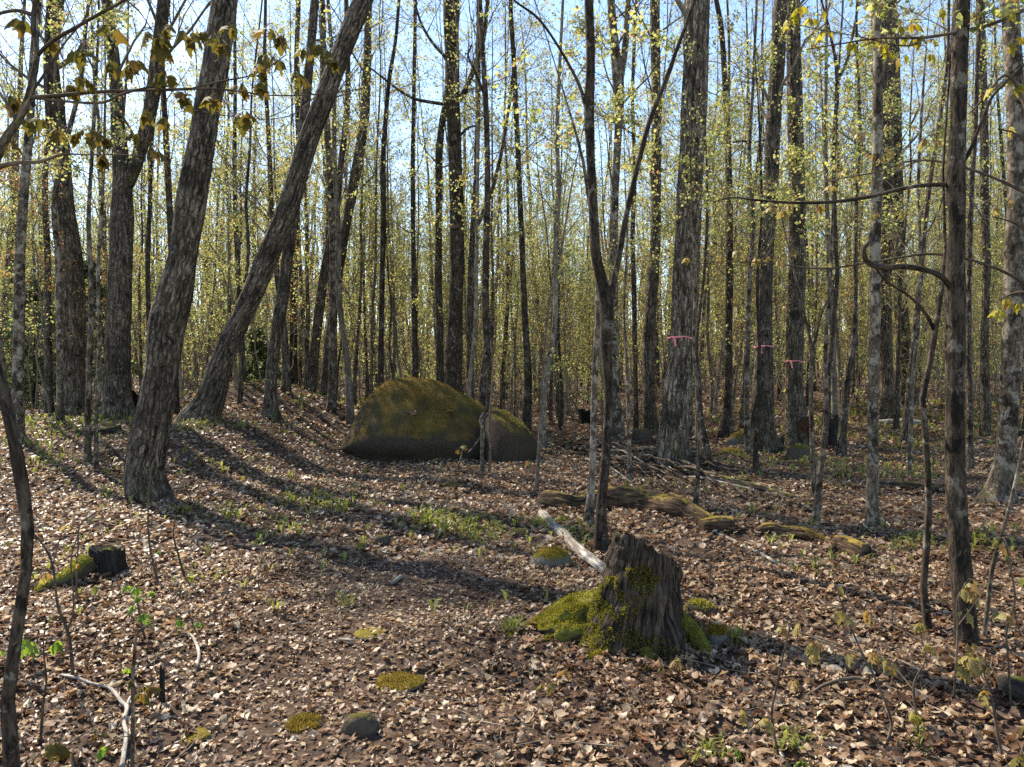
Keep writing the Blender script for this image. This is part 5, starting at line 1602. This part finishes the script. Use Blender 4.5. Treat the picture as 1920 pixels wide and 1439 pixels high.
def seedling(label, stem, clusters, kind='tan', D=None, size=0.06, count=4, cat='seedling', name='maple_seedling', mat=None, branches=(), hang=0.9):
    """stem: (px, py, w) from the ground up; clusters: (px, py[, count]) joined to the stem by short stalks"""
    rg = np.random.default_rng(int(stem[0][0] * 3 + stem[0][1]))
    if D is None:
        D = ground_hit(stem[0][0], stem[0][1])[1]
    P, Rr = px_poly(stem, D)
    P[:, 1] += np.linspace(0, rg.normal(0, 0.12), len(P))
    gz = float(ground_z(P[0, 0], P[0, 1]))
    base = np.array([P[0, 0], P[0, 1], gz])
    Pe = np.vstack([[base[0], base[1], gz - 0.05], P])
    Re = np.concatenate([[Rr[0]], Rr])
    C = catmull(np.hstack([Pe, Re[:, None]]), 5 * len(Pe))
    mb = MB()
    tube(mb, C[:, :3], np.maximum(C[:, 3], 0.0012), 7, fissured(3, 0.05))
    root = thing(name, label, cat, base, None)
    link('stem', mb.mesh('stem', mat or BARK_TWIG, origin=base), root)
    lines = [C[:, :3]]
    for br in branches:
        bp, brr = px_poly(br, D)
        j = np.linalg.norm(C[:, :3] - bp[0], axis=1).argmin()
        bp[:, 1] = C[j, 1] + np.linspace(0, rg.normal(0, 0.15), len(bp))
        bp[0] = C[j, :3]
        bc = catmull(np.hstack([bp, brr[:, None]]), 5 * len(bp))
        m2 = MB()
        tube(m2, bc[:, :3], np.maximum(bc[:, 3], 0.001), 6, None)
        link('branch', m2.mesh('branch', mat or BARK_TWIG, origin=base), root)
        lines.append(bc[:, :3])
    allp = np.concatenate(lines)
    for cl in clusters:
        p = at(cl[0], cl[1], D)
        q = allp[np.linalg.norm((allp - p) * [1, 0.2, 1], axis=1).argmin()]
        p[1] = q[1] + rg.normal(0, 0.06)
        if np.linalg.norm(p - q) > 0.012:
            m3 = MB()
            mid = (p + q) / 2 + np.array([0, 0, 0.012])
            tube(m3, catmull(np.array([q, mid, p]), 6), np.linspace(0.0022, 0.0012, 6), 5, None)
            link('stalk', m3.mesh('stalk', BARK_TWIG, origin=base), root)
        leaf_cluster(root, base, rg, p, size, cl[2] if len(cl) > 2 else count, kind, hang)
    return root

# right-hand seedlings
seedling('long bare-stemmed maple seedling with tan drooping leaves, rising before the rotten stump’s shadow', [(1462, 1428, 6), (1452, 1375, 5), (1449, 1337, 5), (1458, 1300, 4), (1467, 1260, 4), (1478, 1220, 3), (1487, 1187, 3), (1496, 1160, 2)], [(1478, 1262), (1440, 1345), (1385, 1320, 3), (1496, 1158, 2)], 'tan',
         branches=[[(1451, 1360, 4), (1430, 1355, 3), (1412, 1345, 2)]])
seedling('tall crooked maple seedling with a long slanted stem and olive leaf pairs', [(1660, 1404, 7), (1672, 1375, 6), (1676, 1358, 6), (1668, 1325, 5), (1656, 1293, 5), (1646, 1268, 5), (1633, 1243, 5), (1618, 1205, 4), (1605, 1170, 4), (1596, 1140, 3), (1586, 1103, 2)],
         [(1572, 1143, 5), (1553, 1230, 6), (1566, 1262, 4), (1617, 1240, 4), (1515, 1218, 4), (1586, 1100, 2), (1640, 1155, 3)], 'tan', branches=[[(1600, 1155, 3), (1585, 1150, 2), (1572, 1143, 2)], [(1632, 1242, 3), (1600, 1240, 3), (1555, 1228, 2)], [(1628, 1230, 3), (1570, 1222, 3), (1518, 1214, 2)]])
seedling('maple seedling with one bright yellow leaf among bronze ones', [(1724, 1394, 6), (1720, 1350, 5), (1717, 1293, 5), (1726, 1270, 4), (1743, 1242, 3), (1738, 1205, 3)], [(1680, 1255, 6), (1695, 1262, 4), (1734, 1203, 4), (1733, 1172, 4)], 'tan', branches=[[(1718, 1300, 3), (1705, 1275, 3), (1682, 1252, 2)]])
seedling('short yellow-leaved maple shoot under the bronze-leaved seedling', [(1672, 1345, 4), (1670, 1320, 3), (1668, 1292, 2)], [(1668, 1292, 4)], 'yellow')
seedling('straight maple seedling in front of the knobbly tree’s foot', [(1788, 1315, 5), (1787, 1260, 4), (1786, 1210, 4), (1782, 1160, 3), (1778, 1118, 3), (1790, 1082, 2)], [(1795, 1077, 4), (1815, 1108, 4), (1820, 1150, 4), (1772, 1085, 3), (1812, 1200, 3)], 'tan', branches=[[(1783, 1165, 3), (1800, 1140, 2), (1818, 1110, 2)]])
seedling('bronze-leaved maple seedling with a broad leaf cluster at the wood’s edge', [(1880, 1428, 7), (1876, 1375, 6), (1874, 1330, 5), (1868, 1290, 4), (1862, 1252, 3)], [(1860, 1250, 8), (1878, 1262, 5), (1846, 1268, 4), (1852, 1300, 3)], 'tan', size=0.07)
seedling('leafy maple seedling clump beside the half buried rotten chunk', [(1912, 1445, 7), (1905, 1400, 5), (1908, 1360, 4), (1912, 1330, 3)], [(1912, 1328, 6), (1895, 1400, 5), (1918, 1425, 6), (1880, 1410, 4)], 'near', size=0.065)
seedling('thin whip-like seedling arching over the leaves next to the pale leaning sapling', [(1895, 1330, 5), (1888, 1250, 4), (1880, 1180, 4), (1892, 1120, 4), (1880, 1060, 3), (1868, 1010, 3)], [(1870, 1135, 3), (1905, 1160, 3), (1866, 1008, 2)], 'tan', branches=[[(1888, 1140, 3), (1905, 1165, 3), (1920, 1195, 2)]])
seedling('low green sprout at the edge of the mossy pad', [(1478, 1430, 5), (1480, 1405, 4), (1484, 1390, 3)], [(1480, 1395, 5), (1500, 1418, 4), (1445, 1395, 4)], 'bright')
seedling('low dark green sprout in the litter before the bare-stemmed seedlings', [(1365, 1410, 4), (1370, 1390, 3)], [(1366, 1382, 5), (1330, 1402, 3)], 'bright', size=0.055)
# seedlings by the stump and boulder
seedling('pale green maple seedling at the rotten stump’s front foot', [(1262, 1275, 4), (1265, 1255, 3), (1270, 1236, 3)], [(1270, 1233, 6), (1244, 1256, 6)], 'tan', size=0.055, branches=[[(1263, 1265, 3), (1252, 1258, 2), (1244, 1252, 2)]])
seedling('tiny maple seedling drooping in the litter before the stump’s mossy roots', [(1032, 1310, 4), (1032, 1290, 3), (1030, 1275, 2)], [(1030, 1275, 5), (1018, 1285, 3), (1065, 1270, 2)], 'tan', size=0.055)
seedling('low maple seedling with limp leaves at the end of the mossy roots', [(1038, 1195, 4), (1040, 1182, 3)], [(1042, 1178, 5), (1050, 1205, 3)], 'tan', size=0.05)
seedling('seedling with gold umbrella leaves in front of the boulders’ notch', [(858, 880, 3), (864, 858, 3), (868, 838, 2)], [(868, 836, 6), (858, 842, 4), (876, 868, 4)], 'tan', size=0.10)
seedling('low gold-leaved seedling under the mossy boulder’s dark lip', [(826, 888, 3), (828, 872, 2)], [(828, 870, 6)], 'tan', size=0.11)
seedling('umbrella-leaved seedling at the dark boulder’s foot', [(992, 895, 3), (993, 872, 2)], [(992, 868, 6)], 'tan', size=0.10)
seedling('yellow-leaved seedling beside the bleached white log', [(1052, 985, 4), (1054, 968, 3)], [(1054, 964, 6), (1048, 972, 4)], 'yellow', size=0.09)
seedling('small leafy seedling behind the bleached white log', [(1082, 998, 4), (1080, 985, 3)], [(1080, 984, 5)], 'bright', size=0.07)
seedling('broken-topped pale sapling stub standing against the boulders’ notch', [(905, 882, 9), (904, 850, 8), (905, 810, 8), (903, 788, 10), (906, 775, 5)], [], 'tan', D=11.0, name='sapling_stub', mat=BARK_SLIM, branches=[[(903, 815, 3), (890, 835, 2), (878, 848, 2)], [(904, 786, 4), (915, 776, 3)]])
seedling('thin upright whip beside the broken-topped sapling stub', [(918, 885, 6), (919, 840, 5), (918, 800, 5), (919, 770, 4), (924, 700, 3), (920, 640, 2)], [], 'tan', D=10.9, mat=BARK_TWIG)
# left-hand seedlings
seedling('fresh green leafy seedling in sunlight beside the short rotten stub', [(272, 1205, 5), (268, 1180, 4), (262, 1150, 4), (256, 1115, 3), (250, 1095, 2)], [(245, 1092, 5), (270, 1090, 4), (285, 1108, 5), (262, 1115, 5), (252, 1135, 5), (280, 1140, 5), (258, 1160, 4), (270, 1165, 4)], 'bright', size=0.05, hang=0.8)
seedling('small green seedling with narrow hanging leaves near the fresh green one', [(364, 1178, 4), (362, 1160, 3), (360, 1140, 2)], [(360, 1142, 6), (378, 1158, 4), (352, 1165, 3)], 'bright', size=0.05)
seedling('glossy green maple seedling hiding behind the crooked sapling', [(60, 1260, 5), (58, 1230, 4), (58, 1205, 3)], [(58, 1200, 6), (78, 1215, 5), (10, 1210, 5), (60, 1180, 3)], 'bright', size=0.075, branches=[[(58, 1225, 3), (35, 1215, 2), (12, 1208, 2)]])
seedling('broad-leaved olive seedling at the crooked sapling’s foot', [(104, 1425, 5), (104, 1400, 4), (103, 1385, 3)], [(103, 1378, 3), (148, 1400, 5), (80, 1405, 3)], 'near', size=0.085, branches=[[(104, 1410, 3), (125, 1402, 3), (148, 1396, 2)]])
seedling('wilted olive sprout around the short rotten stub', [(290, 1330, 4), (288, 1300, 3), (288, 1280, 3)], [(288, 1272, 5), (318, 1250, 3), (285, 1245, 3)], 'near', size=0.06)
seedling('slim bare forked seedling beside the small dark stump', [(137, 1274, 7), (134, 1200, 6), (126, 1160, 6), (119, 1130, 5), (114, 1060, 4), (108, 1030, 4), (92, 1000, 3), (74, 978, 2)], [(120, 985, 3), (80, 1072, 3), (112, 1068, 2)], 'tan', size=0.05, branches=[[(128, 1180, 4), (148, 1150, 4), (157, 1110, 3), (160, 1040, 3), (180, 990, 2)], [(112, 1050, 3), (118, 1005, 2), (122, 985, 2)]])
seedling('thin brown whip in front of the small dark stump', [(144, 1128, 5), (143, 1080, 4), (146, 1030, 3), (150, 985, 3), (182, 960, 2)], [(158, 1050, 2)], 'tan', size=0.05)
seedling('tall bare whip in the leaves before the thick grooved maple', [(297, 1098, 6), (286, 1050, 4), (280, 1020, 4), (277, 960, 3), (281, 900, 3), (290, 860, 2)], [], 'tan')
seedling('long bare whip rising from the litter through the green seedling', [(248, 1445, 8), (251, 1340, 7), (254, 1260, 6), (262, 1195, 5), (276, 1172, 4), (320, 1150, 3), (358, 1128, 2)], [(215, 1378, 4), (240, 1250, 2)], 'bright', size=0.045, mat=BARK_SLIM)
seedling('thin bare whip next to the white dead branch', [(76, 1400, 6), (70, 1330, 5), (66, 1290, 4), (50, 1235, 3), (44, 1180, 2)], [], 'tan')
seedling('short bare seedling in the crushed leaves behind the green seedlings', [(348, 1090, 5), (340, 1040, 4), (336, 1000, 3), (345, 960, 2)], [(320, 1022, 3)], 'bright', size=0.04)
seedling('bare straight seedling in the open leaves behind the rotten stump', [(1332, 1120, 4), (1328, 1090, 3), (1326, 1060, 3), (1322, 1030, 2)], [], 'tan')

# ------------------------------------------------------------------ near maples whose twigs hang into the view
def near_maple(label, stem, D, twigs, clusters, kind, size, seed, cnt=(2, 4)):
    rg = np.random.default_rng(seed)
    P, Rr = px_poly(stem, D)
    gz = float(ground_z(P[0, 0], P[0, 1]))
    base = np.array([P[0, 0], P[0, 1], gz])
    Pe = np.vstack([[base[0], base[1], gz - 0.1], P])
    Re = np.concatenate([[Rr[0] * 1.2], Rr])
    C = catmull(np.hstack([Pe, Re[:, None]]), 60)
    mb = MB()
    tube(mb, C[:, :3], C[:, 3], 12, fissured(seed, 0.04, 0.2))
    root = thing('young_maple', label, 'tree', base, None)
    link('trunk', mb.mesh('trunk', BARK_MID, origin=base), root)
    lines = []
    for tw, dep in twigs:
        bp, br = px_poly(tw, D)
        bp[:, 1] += np.linspace(0, dep, len(bp))
        d0 = np.linalg.norm(C[:, :3] - bp[0], axis=1)
        if d0.min() < 0.35:
            bp[0] = C[d0.argmin(), :3]
        elif lines:
            al = np.concatenate(lines)
            bp[:, 1] += al[np.linalg.norm((al - bp[0]) * [1, 0.1, 1], axis=1).argmin(), 1] - bp[0, 1]
        bc = catmull(np.hstack([bp, br[:, None]]), 5 * len(bp))
        m2 = MB()
        tube(m2, bc[:, :3], np.maximum(bc[:, 3], 0.001), 7, fissured(2, 0.06, 0, 3, 0.2, 0.1))
        link('branch', m2.mesh('branch', BARK_TWIG, origin=base), root)
        lines.append(bc[:, :3])
    allp = np.concatenate(lines)
    for (cx, cyy) in clusters:
        p = at(cx, cyy, D)
        dd = np.linalg.norm((allp - p) * [1, 0.15, 1], axis=1)
        q = allp[dd.argmin()]
        p = at(cx, cyy, q[1] + rg.normal(0, 0.08))
        m3 = MB()
        mid = (p + q) / 2 + np.array([0, 0, 0.02])
        tube(m3, catmull(np.array([q, mid, p]), 6), np.linspace(0.0024, 0.0014, 6), 5, None)
        link('stalk', m3.mesh('stalk', BARK_TWIG, origin=base), root)
        leaf_cluster(root, base, rg, p, size, int(rg.integers(cnt[0], cnt[1] + 1)), kind, 1.05)

near_maple('young maple with olive drooping leaves on long twigs reaching across the leaning maples',
    [(-150, 1330, 34), (-140, 1100, 30), (-120, 800, 27), (-85, 560, 25), (-40, 380, 22), (5, 270, 17), (38, 220, 14), (58, 165, 12), (70, 100, 10), (62, 45, 9), (72, -40, 7), (90, -160, 5)], 3.3,
    [([(58, 190, 9), (105, 174, 8), (160, 162, 7), (230, 153, 6), (290, 146, 6), (350, 138, 5), (410, 137, 4), (470, 140, 3), (540, 134, 3), (610, 122, 2), (650, 110, 1.5)], 0.35),
     ([(66, 100, 8), (110, 88, 7), (160, 76, 7), (220, 58, 6), (275, 45, 5), (330, 25, 4), (395, 0, 3)], -0.3),
     ([(135, 228, 4), (175, 190, 5), (215, 170, 5), (262, 152, 4), (300, 145, 4)], 0.1),
     ([(330, 140, 4), (380, 122, 4), (430, 108, 3), (470, 85, 3), (503, 55, 2)], 0.1),
     ([(-30, 300, 12), (20, 302, 8), (55, 296, 7), (92, 278, 5), (140, 274, 3), (200, 270, 2), (265, 272, 1.5)], 0.2),
     ([(30, 228, 7), (10, 190, 6), (-20, 150, 5)], 0.0),
     ([(60, 40, 9), (30, 20, 7), (-20, 30, 6)], 0.0),
     ([(55, 175, 6), (80, 130, 5), (110, 70, 4), (140, 20, 3), (150, -30, 2)], 0.1),
     ([(350, 185, 2), (400, 190, 2), (470, 192, 2), (520, 178, 2), (560, 140, 2)], 0.1)],
    [(40, 30), (98, 68), (145, 88), (205, 46), (214, 108), (240, 118), (285, 58), (296, 74), (300, 128), (322, 132), (352, 55), (380, 50), (402, 62), (418, 75), (508, 48), (528, 58), (500, 98), (515, 105), (490, 122), (455, 155), (482, 152), (555, 134),
     (570, 85), (595, 78), (612, 92), (626, 108), (48, 218), (110, 238), (142, 244), (165, 240), (182, 250), (203, 250), (272, 202), (285, 274), (318, 220), (345, 172), (455, 206), (130, 152), (8, 252), (25, 175), (255, 245), (190, 282), (75, 215), (405, 178), (435, 45), (310, 45), (150, 140), (250, 108)],
    'near', 0.088, 4, (3, 5))
near_maple('young maple at the wood’s edge with yellow-lit drooping leaves above the knobbly tree',
    [(2090, 1260, 40), (2075, 900, 36), (2050, 600, 34), (2035, 400, 30), (2020, 200, 26), (2010, 40, 22), (2000, -120, 16)], 3.9,
    [([(2015, -10, 10), (1960, 2, 9), (1915, 18, 8), (1870, 36, 7), (1810, 47, 6), (1755, 53, 6), (1710, 50, 5), (1665, 48, 4), (1600, 55, 3), (1540, 62, 2)], 0.2),
     ([(1755, 53, 4), (1735, 64, 4), (1710, 62, 3), (1670, 50, 3), (1620, 36, 2), (1560, 22, 2), (1500, 5, 1.5)], 0.1),
     ([(2030, 330, 8), (1960, 240, 7), (1915, 128, 6), (1880, 165, 4), (1860, 190, 3)], 0.2),
     ([(2045, 600, 8), (1985, 560, 6), (1930, 545, 5), (1895, 560, 3)], 0.1),
     ([(2035, 420, 8), (1980, 330, 6), (1930, 250, 4), (1895, 230, 3)], 0.1)],
    [(1500, 8), (1488, 22), (1520, 30), (1478, 30), (1540, 18), (1640, 70), (1655, 78), (1700, 62), (1722, 64), (1745, 72), (1690, 45), (1710, 40), (1595, 72), (1770, 12), (1830, 20), (1895, 18), (1905, 8), (1865, 160), (1885, 150), (1905, 158), (1895, 75), (1912, 66), (1890, 555), (1880, 575), (1910, 565), (1898, 232), (1550, 50), (1745, 98), (1690, 100), (1660, 95)],
    'yellow', 0.072, 9, (2, 4))
near_maple('slender maple with tawny leaves hanging over the arching branches of the knobbly tree',
    [(1990, 1110, 30), (1985, 800, 27), (1975, 560, 25), (1960, 380, 22), (1945, 260, 18), (1930, 120, 14), (1925, 0, 10)], 4.6,
    [([(1960, 390, 7), (1880, 330, 6), (1800, 295, 5), (1740, 285, 4), (1690, 300, 4), (1640, 305, 3), (1600, 310, 2)], 0.4),
     ([(1975, 560, 8), (1880, 500, 6), (1780, 470, 5), (1680, 480, 4), (1580, 492, 4), (1480, 478, 3), (1380, 472, 2), (1290, 482, 1.5)], 0.5),
     ([(1970, 480, 6), (1920, 420, 4), (1880, 400, 3)], 0.1)],
    [(1612, 248), (1635, 285), (1655, 290), (1668, 275), (1690, 295), (1575, 305), (1590, 315), (1605, 322), (1665, 230), (1735, 258), (1755, 262), (1560, 345), (1580, 352), (1535, 380), (1640, 395), (1690, 390), (1288, 482), (1385, 465), (1420, 480), (1442, 478), (1462, 485), (1490, 465), (1555, 490), (1640, 492), (1690, 488), (1725, 495), (1450, 385), (1465, 392), (1480, 382), (1870, 385), (1895, 370), (1350, 475)],
    'tan', 0.072, 12, (2, 4))

# ------------------------------------------------------------------ low green growth
def greens():
    rg = np.random.default_rng(77)
    mb = MB()
    patches = [(600, 945, 60, 18, 70), (540, 940, 18, 10, 14), (640, 955, 25, 10, 20), (800, 975, 35, 14, 50), (850, 990, 60, 22, 90), (910, 1000, 45, 16, 45), (450, 970, 60, 14, 26), (520, 990, 40, 10, 14),
               (190, 790, 60, 10, 90), (120, 800, 70, 14, 70), (60, 830, 60, 25, 60), (350, 800, 30, 14, 60), (390, 795, 20, 8, 30), (90, 860, 60, 25, 45), (240, 930, 30, 10, 18), (200, 930, 12, 5, 10), (340, 965, 30, 10, 14),
               (445, 800, 40, 8, 30), (560, 760, 14, 6, 20), (1380, 1200, 14, 6, 26), (650, 1130, 18, 8, 10), (960, 1180, 14, 6, 18),
               (1640, 880, 60, 25, 80), (1720, 880, 60, 30, 80), (1700, 760, 70, 20, 120), (1800, 770, 70, 30, 110), (1880, 800, 40, 40, 80), (1720, 1020, 60, 16, 50), (1840, 1020, 60, 20, 40), (1600, 770, 40, 20, 40), (1580, 900, 50, 20, 40),
               (1080, 1010, 30, 20, 24), (1010, 985, 14, 10, 12), (1450, 1020, 8, 8, 6), (1540, 1060, 60, 20, 16), (1380, 905, 40, 15, 24), (1330, 1420, 40, 14, 20), (1480, 1400, 40, 20, 16), (150, 1040, 60, 30, 14), (380, 1090, 60, 30, 12), (1720, 1400, 30, 20, 12)]
    for (cx, cyy, rx, ry, n) in patches:
        for i in range(int(n * 1.25)):
            a, b = rg.normal(cx, rx * 0.6), rg.normal(cyy, ry * 0.6)
            b = max(b, 745)
            g = ground_hit(a, b)
            if g[1] > 30:
                continue
            L = rg.uniform(0.06, 0.15) * (0.55 if g[1] < 5 else 0.9)
            for q in range(int(rg.integers(2, 4))):
                az = rg.uniform(0, 6.28)
                out = np.array([math.cos(az), math.sin(az), 0])
                sd = np.array([-out[1], out[0], 0]) * L * rg.uniform(0.05, 0.12)
                tilt = rg.uniform(0.25, 0.9)
                p0 = g + np.array([0, 0, -0.01])
                p1 = g + out * L * 0.4 * tilt + np.array([0, 0, L * 0.6])
                p2 = g + out * L * tilt * 1.1 + np.array([0, 0, L * (1.0 - 0.45 * tilt)])
                v = np.array([p0, p1 - sd, p1 + sd, p2])
                mb.add(v, [[0, 2, 1], [1, 2, 3]])
    # single sprouts scattered through the litter
    n = 9000
    yy = np.sqrt(rg.uniform(3.2 ** 2, 24 ** 2, n))
    xx = rg.uniform(-0.75, 0.75, n) * yy
    w = 0.10 + 0.75 * sstep((xx - 1.5) / 4) * sstep((yy - 6) / 4) + 0.8 * np.exp(-((yy - 7.6) / 1.3) ** 2) * (xx < 0.8) * (xx > -4.5) + 0.7 * sstep((-3 - xx) / 2) * sstep((yy - 8) / 3)
    w = w * sstep((fbm(np.stack([xx * 0.6, yy * 0.6, xx * 0], -1), 6, 2) + 0.45) / 0.9)
    kp = rg.uniform(size=n) < w
    xx, yy = xx[kp], yy[kp]
    zz = ground_z(xx, yy)
    for x0, y0, z0 in zip(xx, yy, zz):
        L = rg.uniform(0.04, 0.11) * (0.7 + 0.045 * y0)
        g = np.array([x0, y0, z0])
        for q in range(int(rg.integers(2, 4))):
            az = rg.uniform(0, 6.28)
            out = np.array([math.cos(az), math.sin(az), 0])
            sd = np.array([-out[1], out[0], 0]) * L * rg.uniform(0.10, 0.2)
            tilt = rg.uniform(0.3, 1.0)
            p1 = g + out * L * 0.45 * tilt + np.array([0, 0, L * 0.6 + 0.03])
            p2 = g + out * L * tilt * 1.1 + np.array([0, 0, L * (1.0 - 0.5 * tilt) + 0.03])
            mb.add(np.array([g, p1 - sd, p1 + sd, p2]), [[0, 2, 1], [1, 2, 3]])
    # fine grass tuft beside the stump
    for (cx, cyy, n, L) in ((1382, 1208, 60, 0.09), (958, 1186, 40, 0.08), (648, 1138, 16, 0.07), (1180, 1195, 26, 0.06), (1120, 1035, 20, 0.07)):
        g0 = ground_hit(cx, cyy)
        for i in range(n):
            g = g0 + np.array([rg.normal(0, 0.025), rg.normal(0, 0.025), 0])
            d = unit(np.array([[rg.normal(0, 0.5), rg.normal(0, 0.5), 1.0]]))[0] * L * rg.uniform(0.6, 1.2)
            sd = np.array([0.002, 0, 0])
            mb.add(np.array([g - sd, g + sd, g + d]), [[0, 1, 2]])
    link('green_shoots', mb.mesh('green_shoots', GREENS_MAT, smooth=False), GROUND, kind='stuff')
greens()
